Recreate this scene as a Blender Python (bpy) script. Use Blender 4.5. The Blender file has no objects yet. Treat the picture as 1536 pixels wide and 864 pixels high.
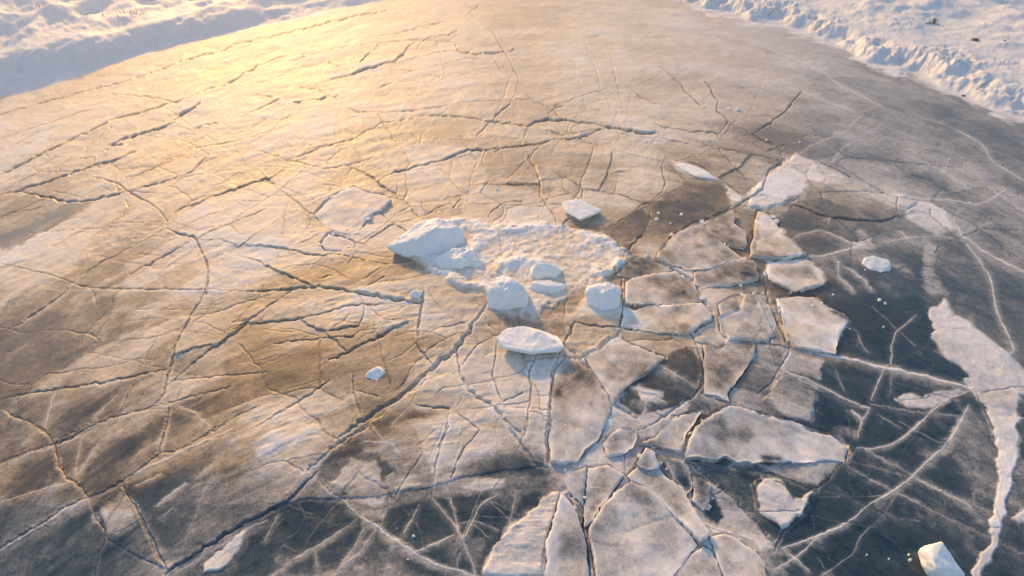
import bpy, bmesh, math, random
import numpy as np
from mathutils import Vector, noise as mnoise
from mathutils.geometry import delaunay_2d_cdt

random.seed(7)
SC = bpy.context.scene
COL = SC.collection
R = math.radians

# ------------------------------------------------------------------ camera
CAM_H, PITCH, FPX = 6.0, 42.0, 748.0          # metres, degrees down, focal length in photo pixels
cam_d = bpy.data.cameras.new("camera")
cam = bpy.data.objects.new("camera", cam_d)
COL.objects.link(cam)
cam.location = (0, 0, CAM_H)
cam.rotation_euler = (R(90 - PITCH), 0, 0)
cam_d.sensor_width = 36.0
cam_d.lens = FPX / 1536 * 36
cam_d.clip_end = 3000
SC.camera = cam

# ------------------------------------------------------------------ sky, sun, exposure
SUN_AZ, SUN_EL = -25.0, 20.0                  # degrees left of the view direction, above the horizon
w = bpy.data.worlds.new("World")
SC.world = w
w.use_nodes = True
nt = w.node_tree
sky = nt.nodes.new("ShaderNodeTexSky")
sky.sky_type = 'NISHITA'
sky.sun_disc = False
sky.sun_elevation = R(SUN_EL)
sky.sun_rotation = R(SUN_AZ)
sky.air_density = 1.1
sky.dust_density = 0.8
sky.ozone_density = 1.0
nt.links.new(sky.outputs[0], nt.nodes["Background"].inputs[0])
nt.nodes["Background"].inputs[1].default_value = 0.12
sd = bpy.data.lights.new("sun", 'SUN')
sd.energy = 2.8
sd.angle = R(3.0)
sd.color = (1.0, 0.52, 0.125)
sun = bpy.data.objects.new("sun", sd)
COL.objects.link(sun)
_v = Vector((math.sin(R(SUN_AZ)) * math.cos(R(SUN_EL)), math.cos(R(SUN_AZ)) * math.cos(R(SUN_EL)), math.sin(R(SUN_EL))))
sun.rotation_euler = _v.to_track_quat('Z', 'Y').to_euler()
SC.view_settings.view_transform = 'Standard'
SC.view_settings.look = 'None'
SC.view_settings.exposure = 1.03
SC.view_settings.gamma = 1

# ------------------------------------------------------------------ numeric helpers
cp, sp = math.cos(R(PITCH)), math.sin(R(PITCH))


def ground(u, v, z=0.0):
    """photo pixel -> point of the place at height z (works on arrays)"""
    a = (np.asarray(u, float) - 768) / FPX
    b = (432 - np.asarray(v, float)) / FPX
    dy = cp + b * sp
    dz = -sp + b * cp
    t = (z - CAM_H) / dz
    return a * t, dy * t, t


def _hash(ix, iy, seed):
    h = (ix * 374761393 + iy * 668265263 + seed * 1274126177) & 0xFFFFFFFF
    h = ((h ^ (h >> 13)) * 1274126177) & 0xFFFFFFFF
    return ((h ^ (h >> 16)) & 0xFFFF) / 65535.0


def vnoise(x, y, seed=0):
    ix = np.floor(x).astype(np.int64)
    iy = np.floor(y).astype(np.int64)
    fx = x - ix
    fy = y - iy
    fx = fx * fx * fx * (fx * (fx * 6 - 15) + 10)
    fy = fy * fy * fy * (fy * (fy * 6 - 15) + 10)
    a = _hash(ix, iy, seed)
    b = _hash(ix + 1, iy, seed)
    c = _hash(ix, iy + 1, seed)
    d = _hash(ix + 1, iy + 1, seed)
    return (a + (b - a) * fx) * (1 - fy) + (c + (d - c) * fx) * fy


def fbm(x, y, octv=4, seed=0, gain=0.5):
    s = 0.0
    a = 1.0
    tot = 0.0
    for o in range(octv):
        s = s + a * vnoise(x * 2 ** o + 17.3 * o, y * 2 ** o - 9.1 * o, seed + o)
        tot += a
        a *= gain
    return s / tot            # 0..1


def sstep(a, b, x):
    t = np.clip((x - a) / (b - a), 0, 1)
    return t * t * (3 - 2 * t)


# ------------------------------------------------------------------ traced layout
# tile origins in the photograph; coordinates inside a tile are in 1/3.84 photo pixels
TILE = dict(A=(0, 0), B=(384, 0), C=(768, 0), D=(1136, 0), E=(0, 216), F=(384, 216), G=(768, 216), H=(1136, 216),
            I=(0, 432), J=(384, 432), K=(768, 432), L=(1136, 432), P=(0, 639), O=(384, 639), Q=(768, 639), R=(1136, 639),
            Z=(0, 0))


def pts(tile, s):
    ox, oy = TILE[tile]
    k = 1.0 if tile == 'Z' else 3.84
    n = [float(q) for q in s.replace(',', ' ').split()]
    return [(ox + n[i] / k, oy + n[i + 1] / k) for i in range(0, len(n), 2)]


# open cracks:  tile width  x,y ...
CRACKS = """
A 1.6 0,800 180,740 330,690 450,650 530,630
A 1.2 50,850 200,770 320,730
A 3 200,900 300,860 400,810 540,745 660,680 740,660 870,625 1000,590 1080,565 1180,520 1290,490 1370,455 1400,420 1480,375 1536,362 1640,325 1780,310
A 5 600,860 700,800 780,775 880,745 1000,705
A 5 1000,690 1060,650 1120,620 1150,595
A 1.5 960,690 1100,755 1150,760
A 2.5 1110,750 1180,715 1250,710
A 2 1080,850 1180,840 1300,820 1420,795 1536,765
A 1.2 960,780 1060,810 1140,850
A 2 1380,680 1460,640 1536,605 1600,575
A 3 0,660 200,600 500,520 700,475 800,440 1000,370 1200,310 1400,250 1536,222 1680,185 1880,130 2080,90 2340,50
A 2 520,830 590,770
A 2 640,540 900,560 1000,590
B 3 0,640 60,610 130,570
B 3 0,545 90,560
B 1.6 0,410 100,385 300,325 450,275 560,265 700,245 900,230 1140,240
B 1.5 0,385 130,330 240,315 300,325
B 4 440,455 520,440 620,405 700,385 800,355 850,310 870,275 890,258
B 1.5 690,380 850,355 950,325 1040,300 1160,295
B 2 930,275 960,235 1010,215 1080,205 1110,205 1165,175
B 4 1150,260 1180,300 1250,310 1350,305 1430,295
B 1.4 1340,160 1380,210 1400,250 1420,275 1440,310 1475,370 1510,440 1500,500 1490,550
B 2.4 1440,310 1490,275
B 2.6 1490,550 1460,600 1400,650 1350,705 1270,790
B 3 490,595 530,630 600,650 740,650
B 1.3 740,650 900,640 1050,615 1200,590 1490,575
B 2.6 540,820 610,770 720,710 830,700 950,670
B 4 950,668 1100,665 1230,680 1350,700 1536,720
B 2.6 700,660 740,725 780,770 810,820
B 2.6 300,860 420,840 560,800
B 2 0,780 90,750 150,690 200,665
B 4 170,590 300,580 400,560 470,550
B 3 230,505 340,510 400,540 420,560
B 2.6 400,345 440,370 500,395
B 2.6 590,375 620,340 660,300
B 1.4 540,360 590,310 660,295
B 1.8 780,400 850,400 905,408
B 1.4 1030,380 1150,355 1230,335 1300,335
B 1.4 1380,350 1410,390
B 2.4 1000,430 1060,445
B 1.8 640,210 800,195 880,175 960,150 1090,125
B 2 700,510 780,480
B 1.6 660,545 720,555 770,540
B 1.4 850,560 960,540
B 2 1200,95 1280,35
B 1.4 1160,260 1120,235 1040,240
B 1.2 150,770 200,850
C 6 0,720 90,730 130,700 290,690 430,710 520,725
C 7 520,725 620,740 740,770 850,770
C 3 600,765 700,800 850,800 1000,830 1145,850
C 3 820,715 880,740 1000,750 1200,765
C 2 840,770 870,740
C 3 1200,765 1250,700 1180,640 1190,580 1150,520 1110,470
C 3.6 1250,700 1320,740 1390,770 1440,805 1536,842
C 3.6 1395,768 1450,730 1536,670 1580,635 1610,600 1670,525
C 2.6 960,470 1000,530 1050,570 1090,610
C 1.2 850,380 960,470
C 2.2 80,545 130,590 210,615 290,685
C 1.6 240,610 350,570 450,535 550,505
C 3 210,650 250,615 295,610
C 1.4 0,575 100,575
C 2 150,740 230,760 300,778 400,765 510,745
C 3 -100,880 0,850 160,830 240,805 390,800 510,750
C 2 150,862 170,835 240,805
C 1.5 390,805 440,835 540,810 620,785
C 2 90,740 70,800
C 1.2 690,510 740,560 800,590 870,605
C 1.6 1145,850 1165,820 1240,702
E 4 0,170 100,125 200,80 300,30 370,0
E 1.6 0,270 60,240 150,195 240,150
E 4 0,285 100,265 200,235 350,185 450,150 560,115 690,85 780,45
E 4 100,265 250,300 380,330 440,325 540,320 640,295 730,275
E 3 730,275 850,245 1000,200 1100,160 1200,60
E 3 530,190 600,205 690,235 740,275 800,310 880,355 930,400 958,440 955,485
E 4.5 955,485 1040,520 1130,550 1150,600 1190,690 1200,740 1185,862
E 2 958,440 1000,395 1060,360 1150,340 1220,295 1300,270 1440,220 1536,190
E 2 955,485 880,525 800,570 700,615 600,665 490,740
E 3 1090,565 1000,610 900,660 740,750
E 2.2 -40,680 0,690 130,720 270,750 400,795 520,825 700,830 1000,835 1185,838 1536,852
E 2 520,825 545,864 555,920
E 2 1140,550 1200,510 1350,450 1536,375
E 2 1330,605 1380,590 1450,540 1536,485
E 1.2 1140,550 1270,550 1330,570
E 1.4 1080,465 1150,430 1260,390
E 1.2 900,750 980,690 1130,600
E 2 720,195 800,180 900,130 960,90 1050,60 1140,20 1270,0
E 2 1480,145 1536,190
E 1.4 1200,270 1340,180 1470,140
E 3 480,80 540,75 540,100
E 4 580,45 650,10 700,0
E 1.4 400,530 480,500 540,480
E 1.4 0,420 120,385 200,370 260,350
F 2.6 0,40 80,60 170,90 250,100 330,125 420,140 520,125 600,100 670,80
F 4.5 520,125 620,160 680,195 700,215 760,265 815,310
F 2 815,310 870,340 900,380 930,415
F 4.5 700,215 760,180 850,150 960,125 1060,95 1150,60 1220,30 1300,35 1400,30 1536,10
F 2.8 150,270 240,335 290,385 370,440 430,480
F 2 0,520 130,440 280,365 400,310 520,260
F 2 1300,60 1265,130 1240,190 1235,240
F 1.2 930,155 1000,190
F 1.5 700,390 800,465 860,500
F 2 620,580 700,520 800,465 900,435 980,410 1080,360 1140,345
F 2.2 1120,385 1180,315
F 2 460,635 580,570 640,590
F 2.6 0,585 150,600 250,625 310,640 460,640 560,660 720,690 780,695 890,680
F 2.6 -100,640 0,670 120,730 220,775 340,825 420,830
F 2 240,590 360,525
F 2 100,670 200,625
F 1.8 1230,240 1300,235 1400,235 1536,235
F 2.4 1340,430 1350,400 1410,350 1440,335 1536,330
F 1.2 1440,215 1536,110
F 1.8 10,150 70,200 170,140
F 1.6 0,240 70,200
F 2 160,95 300,50 420,0
F 1.4 620,780 720,720
F 2.4 360,780 440,765
F 1.8 610,840 740,770
F 1.2 100,860 240,760 400,660
F 1.2 190,0 230,50
G 2.6 190,0 130,40 105,90 140,150 160,220 165,300 210,370 245,410 255,470
G 2.2 580,30 572,100 550,180 520,230 500,270
G 2.2 885,75 860,130 865,180 885,230 860,280 800,335
G 1.8 0,225 150,235
G 1.2 0,180 75,100 70,60
G 2 310,195 410,270 400,310
G 2 410,265 500,275 620,290 740,335
G 4 720,375 750,345 800,345
G 1.6 720,375 680,410 560,480
G 3.4 1010,110 1080,130 1130,165 1190,200 1250,245 1310,295
G 1.2 1190,195 1250,165 1300,145 1380,60
G 2.6 1120,0 1145,20 1250,40 1400,60 1536,95
G 4 1536,115 1480,150 1460,210 1440,270 1380,310 1290,360
G 4.5 1260,360 1230,390 1130,430 1080,450 990,490 940,530 860,610
G 4 640,690 650,630 690,580 750,530
G 2 750,530 800,420 780,370
G 3 255,520 290,470 330,430
G 2.4 575,175 610,165 650,165
H 3 200,345 320,390 420,420 560,435 640,440 720,445 800,415
H 2 350,100 450,140 520,180 540,190
H 2 40,45 110,20 160,0
I 3 0,265 100,210 200,145 300,75 390,0
I 4.5 1185,0 1150,80 1095,150 1060,230 1010,330 990,420 960,500 945,600 890,660
I 4 -60,655 0,640 150,605 320,580 500,555 700,520 800,495 960,465
I 2.4 1100,155 1220,145 1350,95 1500,50
I 2.2 1340,195 1450,180 1536,120
I 3.4 950,560 980,540 1080,450 1180,370 1290,300 1420,205
I 1.5 1010,385 1100,350 1240,318
I 2 980,530 1150,515 1300,500 1420,495 1536,485
I 4 340,860 500,790 650,740 800,705 900,675
I 3 900,675 990,655 1100,620 1250,590 1330,565
I 5 20,700 80,740 180,775 250,815 300,860
I 3 975,670 960,770 935,860
I 3 1130,860 1220,820 1290,780 1400,720 1500,680
J 2.6 -140,250 0,160 60,110 180,30 250,10
J 2.6 0,200 150,185 270,175 400,140 530,105 640,95 740,90
J 3.6 -60,20 340,0 480,10 600,30 750,55 900,80 960,80
J 2.2 590,40 630,95 610,180 590,220 450,245 350,240 260,185
J 2.6 640,105 740,180 860,180
J 2.6 100,320 260,300 420,285 560,280 590,250
J 3.4 420,410 530,370 610,320 700,280 790,225 870,195
J 2 440,290 520,360
J 4.5 970,0 955,100 940,200 935,270
J 2.6 940,275 1050,230 1150,210 1230,190
J 6.5 1340,60 1270,180 1210,270 1150,360 1050,430 970,500 880,580 790,650 700,700 620,760 470,864
J 2.4 1360,285 1280,320 1240,370 1190,440
J 2.4 1390,310 1375,420 1360,490 1390,580 1415,640
J 5.5 1160,380 1180,500 1230,590 1300,640 1380,690 1440,760 1536,850
J 2.4 1400,660 1480,630 1536,600
J 1.6 1330,190 1380,240
J 1.6 560,580 700,620
J 2 555,480 560,600 610,740
J 3 920,670 1020,690 1110,690
J 2.6 0,800 100,740 200,680 300,620 420,530
J 1.8 1160,720 1220,760 1290,820
J 1.6 1110,720 1080,850 1050,920
J 1.6 1350,480 1310,490
J 1.4 935,340 1010,430
K 5 632,-30 640,90 620,220
K 6 610,265 540,310 490,360 420,385 395,405
K 2.6 610,270 680,325
K 6 300,325 390,410 470,490 530,580 580,670 640,700 720,750
K 4 300,320 340,260 360,200
K 5 280,350 235,480 225,600 215,720 205,860
K 2.6 150,380 100,480 110,580 100,680 90,800
K 2 0,690 100,690 220,700
K 2.6 360,200 500,225 620,230 760,240 900,260 1030,265
K 5 1030,265 1060,320 1090,400 1105,500 1090,570 1050,620 990,660 900,720 800,790
K 4 1060,20 1095,85 1150,140 1160,190 1090,220 1030,260
K 2 640,95 850,95 1000,90 1090,85
K 5 1190,180 1200,240 1240,300
K 3 1190,180 1310,120 1290,60
K 3 1090,600 1110,610 1250,660
K 5 1260,670 1150,720 1060,790 1000,870
K 2.6 575,710 540,780 515,860 490,890
K 3 1060,310 1180,350 1230,310
L 6 40,-60 60,80 110,170 150,260 185,350
L 3.4 185,350 150,430 120,470 80,550 0,610
L 1.8 -60,300 0,310 180,345
L 4.6 0,710 100,740 200,780 300,800
L 2 1250,580 1310,690 1360,800 1365,860
P 6 190,0 260,30 310,100 330,200 370,280 430,320 500,400
P 4.5 -60,240 0,210 120,160 240,120 310,100
P 4.5 310,100 450,35 540,-10
P 4.5 500,400 600,370 720,300 800,250 920,160 1050,130 1170,60 1300,-10
P 5 500,410 380,460 280,530 150,610 0,700 -60,740
P 2 -60,450 0,430 100,395 250,350 380,320
P 4 515,440 550,540 600,600 600,660 570,720 555,790 540,880
P 2.6 610,640 720,700 790,750 900,800
P 3 720,320 720,380 780,450 840,560 890,650 920,740 980,830
P 4 945,20 920,150
P 6 1830,260 1730,360 1650,440 1536,500 1400,560 1280,640 1140,730 1000,820 940,880
O 6 640,0 470,100 380,180 300,255
O 2.6 150,200 230,240 275,265
O 2.6 1020,340 1030,230 1070,100 1110,0
O 3 1120,320 1150,220 1200,120 1290,20
O 2 780,430 830,350 860,300 960,150
O 2 350,300 430,380 510,420
Q 5.5 0,30 60,110 130,210 200,235
Q 5 205,0 200,100 205,210
Q 5 1000,170 1100,190 1300,230 1536,290 1640,330 1720,370
Q 5 980,180 1100,260 1190,350 1290,420 1380,530 1500,660
R 3 580,110 500,200 400,320 330,370 260,510 150,600 100,720
"""

# snow-filled fractures seen as pale lines: tile width whiteness x,y ...
VEINS = """
D 4 .6 0,240 120,300 250,355 350,400 430,455 520,510 640,570 720,610
D 5 .5 560,370 430,335 300,300 120,240 0,200
D 2.6 .6 150,465 250,520 370,570 480,610 560,640
D 2.6 .6 1150,745 1280,820 1330,860
D 2 .55 610,650 540,720 490,770 400,800 300,840 250,880
D 2 .5 745,665 730,705 640,760 560,810 490,850 430,930
D 1.6 .45 720,715 840,765 960,820
D 2 .5 430,390 540,445
D 2 .4 880,640 1050,700 1150,745
E 3 .75 490,740 380,840 300,920
E 2.4 .6 1200,620 1290,630 1400,670 1536,710
E 3 .6 0,848 300,842 1185,846 1536,858
H 3 .6 540,190 700,280 810,300 980,320 1100,320 1270,350 1330,330 1430,260
H 2.4 .6 270,300 200,345
H 2.4 .55 370,490 250,520 200,550
H 3.4 .65 350,490 440,520 540,570 620,580 560,600 400,640 240,660
H 2.2 .5 700,570 860,545 980,530 1080,530 1190,560
H 2.2 .6 440,650 470,690 465,760 550,840
H 2 .6 490,700 600,770 660,835
H 3.4 .65 1130,445 1190,540 1240,570 1340,640 1460,700 1536,735 1640,780
H 3 .75 1210,580 1280,680 1330,740 1350,800 1360,864 1370,924 1400,1014 1450,1114 1480,1184 1430,1244 1410,1294
H 2.4 .5 860,60 1000,120 1080,160 1150,210 1220,260
H 2 .5 1075,145 1125,40
H 3 .55 1290,0 1350,90 1440,150 1536,205
H 1.8 .45 1210,495 1300,470 1370,440
H 1.6 .45 1130,420 1190,370
H 3 .7 820,500 860,545
H 3 .6 430,250 600,280 760,340 860,380
H 2.6 .6 380,440 420,420 410,460
H 2 .4 1350,360 1450,420 1540,470
I 2.2 .6 700,110 820,130 920,160 1080,175
I 1.8 .5 880,155 840,220 780,295
I 1.8 .45 870,330 810,430
I 2.4 .6 315,590 280,700 255,800
I 4 .55 1000,670 1100,710 1180,770 1220,820
I 2 .5 540,740 600,670 680,610
I 2 .5 720,610 690,690
I 2 .45 700,110 600,180 480,280
I 1.8 .5 870,50 840,100
J 2 .6 660,780 720,860
J 2 .5 860,700 780,800
J 2 .5 300,520 420,430 620,390
K 2.6 .55 680,320 850,440 940,500 1080,580
K 2.4 .6 530,480 680,560 780,610 880,655
K 2.4 .55 775,620 770,700 740,750
K 2 .7 690,20 780,80 900,140
K 2 .8 330,700 480,830
K 2 .8 230,750 380,820 490,870
L 5 .95 210,345 400,380 560,410 700,450 850,480 1000,510 1150,550 1250,575
L 3 .7 150,480 300,530 400,580 520,640 650,690
L 2 .6 -30,440 0,450 110,475
L 2.4 .7 735,460 690,560 660,640
L 2.4 .6 650,690 600,760 580,860
L 2.2 .5 920,150 800,250 775,330 775,450
L 2 .4 530,190 580,250 600,310 640,370
L 2.6 .7 780,890 840,860 960,760 1000,710 1100,640 1220,590
L 2.6 .7 1100,920 1120,860 1180,750 1220,670
L 3.4 .3 650,665 800,690 980,720 1170,735
L 3 .25 690,720 840,810
L 2 .4 455,470 490,560 510,600
L 2 .4 775,460 770,600
L 3 .8 545,700 600,750
P 3 .4 470,30 450,150 430,280
P 2 .5 560,100 500,200 440,280
P 6 .6 760,280 900,220 1050,150 1340,20
P 3.4 .5 720,380 780,450 840,560 890,650 920,740 980,830
P 3 .5 780,340 930,280
P 2 .6 910,460 1000,390 1070,330
P 2 .6 940,530 1000,480
P 6 .55 500,415 380,475 280,545 150,625 0,715
P 6 .5 1540,540 1400,600 1280,680 1140,770 1000,850
P 2.4 .4 1290,160 1210,240 1150,280
P 4 .4 1000,730 1060,700 1200,330
P 5 .5 320,110 450,55 560,10
P 4 .5 0,225 120,178 240,138 310,118
P 3 .45 0,440 100,405 250,360 380,328
O 4 .7 510,420 540,470 620,530 700,580 760,630 870,700 960,760 1040,800 1170,830 1300,880
O 3 .5 80,880 140,830 210,770 340,700 480,610 570,540
O 2.4 .45 430,890 470,830 560,700 620,590
O 2.4 .45 440,890 480,830 620,700 690,590
O 3 .5 1000,400 1070,480 1140,560 1200,680 1250,800 1270,880
O 2.2 .5 1120,410 1150,530 1170,620
O 2.4 .5 1390,390 1290,460 1240,560 1200,650
O 1.8 .45 1500,370 1480,480 1450,600
O 2.6 .45 940,450 900,530 850,620
O 2.6 .4 750,480 720,570
O 2 .6 910,730 1080,660 1140,630
O 2 .45 1160,830 1160,770 1180,730
O 1.6 .35 340,700 360,830
O 1.6 .35 1170,560 1250,540 1400,600
O 2.2 .6 50,660 130,500
O 2.2 .7 620,90 770,95 840,180
O 3 .5 670,0 730,80
R 4 .75 150,700 260,660 350,630 480,580 560,530 620,470 700,420 790,370 870,310 930,250 1000,190 1080,110 1160,0 1180,-40
R 2.6 .7 960,-40 920,0 850,60 760,110 660,130 575,120
R 9 .26 590,110 760,210 900,280 1050,370 1200,430 1370,500
R 3 .5 900,290 1050,370 1200,440 1240,480
R 5 .36 510,220 640,300 790,370 900,430 1050,510 1200,580 1340,640 1536,730
R 4 .22 530,200 660,230 780,270 880,290
R 3 .22 430,330 560,430 640,480
R 3 .25 390,375 520,400 640,480 780,520 960,550 1080,570
R 1.8 .3 800,400 740,500 600,630 550,740 420,830 350,880
R 2.4 .6 350,640 230,750 100,830
R 2 .5 150,700 300,830
R 2 .3 1250,360 1250,440
R 2 .25 1080,430 1075,500
R 3 .7 270,80 340,130 440,180 520,190
"""

# areas of different whiteness: tile softness value x,y ...
PATCH = """
E 9 .2 0,640 0,510 120,470 260,400 350,350 440,325 540,325 430,400 300,480 150,580
E 10 .42 560,520 700,400 760,370 640,500 480,700 400,760
G 8 .1 560,500 700,400 780,380 800,430 740,520 650,590
G 10 .2 900,260 1000,220 1230,250 1250,350 1130,420 1000,480 850,430 800,360
G 6 .85 930,120 990,115 1130,160 1190,200 1160,210 1040,190 960,160
G 8 .55 440,270 620,295 740,340 700,390 560,370 420,320
G 6 .75 1220,250 1310,300 1330,330 1260,340
H 5 .78 60,180 160,110 220,60 330,100 390,180 360,230 290,210 260,290 160,340 50,370 -50,360 -40,300
H 5 .62 330,100 520,190 540,200 500,230 390,240
H 7 .5 540,190 700,280 850,300 920,340 860,380 760,340 600,280 520,240
H 6 .62 850,400 930,340 1020,340 1080,400 1140,490 1030,520 960,490
H 9 .13 110,470 200,380 400,440 540,560 400,640 280,640
H 5 .82 20,385 70,410 110,470 180,540 250,600 265,640 160,650 0,620
H 5 .8 60,680 280,660 350,720 410,790 330,820 210,840 130,810 60,770
H 14 .1 420,680 800,720 960,700 1000,864 300,864 400,800
H 7 .4 960,540 1040,600 1010,720 1100,864 990,864 950,720
H 8 .5 560,520 620,500 680,590 560,600
I 10 .38 440,240 570,80 640,240 600,300 450,330 300,400 380,300
I 14 .3 60,300 200,200 330,130 400,140 250,300 100,380
I 10 .27 600,180 700,120 860,150 820,300 640,320
I 12 .3 540,20 1000,20 1170,20 1090,140 920,150 700,100 560,100
I 7 .52 1010,380 1100,200 1150,160 1300,200 1240,310 1100,340
J 10 .16 640,780 880,690 1050,700 1000,720 840,760 700,864
J 9 .2 120,480 280,510 150,570 0,620 0,500
K 5 .1 860,420 1000,340 1090,420 1100,520 1060,560 940,490
K 5 .1 690,540 860,440 1060,580 1000,660 800,740 720,720 640,660 680,560
K 7 .45 740,560 860,600 840,660 760,640
K 4 .5 720,740 900,690 1000,640 1020,680 830,790 740,790
L 5 .8 100,60 250,50 330,50 400,120 490,145 530,190 480,250 455,310 450,380 330,360 210,340 150,200
L 5 .72 1000,110 1100,60 1150,160 1250,210 1350,280 1430,350 1480,420 1536,470 1600,540 1560,620 1500,620 1500,860 1370,860 1340,740 1260,590 1180,520 1230,480 1150,420 1080,370 1010,300
L 5 .6 780,640 860,600 960,640 1000,590 1160,570 1200,590 1100,640 1000,700 880,690
L 6 .45 130,490 350,570 300,790 130,740 60,650 100,570
L 5 .5 180,360 390,400 360,530 150,470
L 6 .4 440,810 600,690 570,860
L 6 .08 390,400 700,470 680,640 520,620 370,540
L 6 .05 350,580 640,700 580,800 440,800 320,780
L 8 .06 330,60 900,40 1000,120 1000,300 1230,490 1150,520 850,470 470,380 470,280 540,190 440,130
L 5 .05 1000,720 1220,600 1100,640 1170,740 1120,860 840,864
L 6 .25 1220,660 1330,760 1350,860 1140,860
P 8 .5 560,460 700,350 780,480 820,570 700,640 620,620
P 4 .8 1180,800 1300,680 1430,590 1380,700 1300,830 1180,850
P 10 .06 740,330 930,270 1130,330 1090,560 1000,720 920,700 830,520
P 6 .05 1130,300 1200,290 1150,440 1060,660 1040,560
P 8 .12 960,210 1260,70 1360,60 1200,220 1100,270 960,260
O 5 .03 -60,720 0,600 120,450 280,430 500,430 560,470 620,540 600,620 560,720 470,860 -100,860
O 6 .05 700,590 760,460 900,440 1120,400 1390,400 1536,370 1536,500 1370,690 1290,860 700,860 900,740
O 7 .28 560,440 720,440 760,400 1000,370 1180,340 1250,390 1000,420 760,480 720,530 620,530
O 5 .55 560,440 640,425 760,400 740,450 680,470
O 6 .5 1180,350 1300,310 1536,270 1600,300 1600,330 1400,370 1280,380
O 8 .15 480,260 560,160 700,160 800,250 740,320 520,390 460,350
O 6 .6 440,340 560,190 700,200 740,330 540,390
O 6 .22 300,270 480,120 600,40 700,80 540,180 440,330
O 6 .42 820,170 900,180 850,260
O 6 .62 1310,860 1370,700 1480,580 1560,520 1700,380 1820,370 1800,560 1740,660 1740,860
Q 5 .05 0,400 170,380 120,450 0,540
Q 6 .3 -60,250 200,250 270,370 170,380 0,400
R 5 .8 1360,0 1380,120 1390,300 1380,480 1340,640 1290,740 1240,830 1230,880 1280,880 1300,830 1360,720 1390,640 1440,540 1450,400 1490,250 1520,100 1510,0 1530,-60 1370,-60
R 5 .6 1480,520 1536,480 1700,400 1700,560 1536,560
R 5 .72 0,300 130,310 170,370 230,420 300,390 350,350 260,500 130,590 60,540 0,500 -40,340
R 14 .2 1160,80 1360,0 1390,400 1300,420 1200,260 1120,150
R 6 .08 150,330 330,370 240,420 200,430
R 8 .6 0,60 200,60 480,40 540,170 400,300 340,340 150,300 0,240 -200,230
R 7 .08 20,170 130,170 140,200 60,230 20,220
Q 8 .14 1040,290 1200,240 1420,320 1380,420 1300,400 1180,330
Q 7 .08 1130,440 1200,400 1240,500 1200,560 1120,500
Q 6 .5 1180,380 1260,420 1400,560 1510,680 1460,710 1300,610 1230,540
Z 9 .9 600,375 640,335 700,328 840,338 905,350 935,380 930,400 900,425 850,440 800,470 735,440 690,428 640,405
Z 10 .74 640,412 690,428 735,440 800,474 860,482 932,472 936,430 900,424 860,470 800,480
Z 8 .64 640,420 700,432 735,450 720,480 660,505 634,500
Z 8 .68 690,296 722,282 800,281 828,300 832,332 760,336 700,334
Z 16 .24 1480,230 1536,200 1700,220 1700,640 1536,440 1480,330
"""

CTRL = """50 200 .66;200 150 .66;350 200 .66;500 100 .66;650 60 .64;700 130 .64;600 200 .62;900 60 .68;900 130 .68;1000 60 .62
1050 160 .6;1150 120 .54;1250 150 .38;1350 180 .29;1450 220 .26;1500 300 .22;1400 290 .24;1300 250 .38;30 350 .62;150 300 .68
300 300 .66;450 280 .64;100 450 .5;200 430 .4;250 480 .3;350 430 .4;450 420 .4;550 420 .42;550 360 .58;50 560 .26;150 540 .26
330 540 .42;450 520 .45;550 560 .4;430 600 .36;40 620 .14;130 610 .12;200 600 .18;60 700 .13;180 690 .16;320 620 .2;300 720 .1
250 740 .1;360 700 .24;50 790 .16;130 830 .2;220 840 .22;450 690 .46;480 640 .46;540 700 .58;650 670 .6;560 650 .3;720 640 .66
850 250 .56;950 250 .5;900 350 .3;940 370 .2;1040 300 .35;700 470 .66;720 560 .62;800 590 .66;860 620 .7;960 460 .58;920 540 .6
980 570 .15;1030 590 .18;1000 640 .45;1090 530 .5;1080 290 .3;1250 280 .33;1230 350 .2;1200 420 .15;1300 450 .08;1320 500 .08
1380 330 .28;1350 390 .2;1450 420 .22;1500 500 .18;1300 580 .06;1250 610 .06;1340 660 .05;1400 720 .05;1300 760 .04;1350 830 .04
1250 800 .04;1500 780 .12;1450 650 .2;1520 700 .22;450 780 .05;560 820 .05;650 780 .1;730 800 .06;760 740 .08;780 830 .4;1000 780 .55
-200 300 .5;-200 700 .15;1700 300 .1;1700 700 .15;200 960 .15;600 960 .08;1000 960 .5;1350 960 .05;768 -40 .5"""

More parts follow.
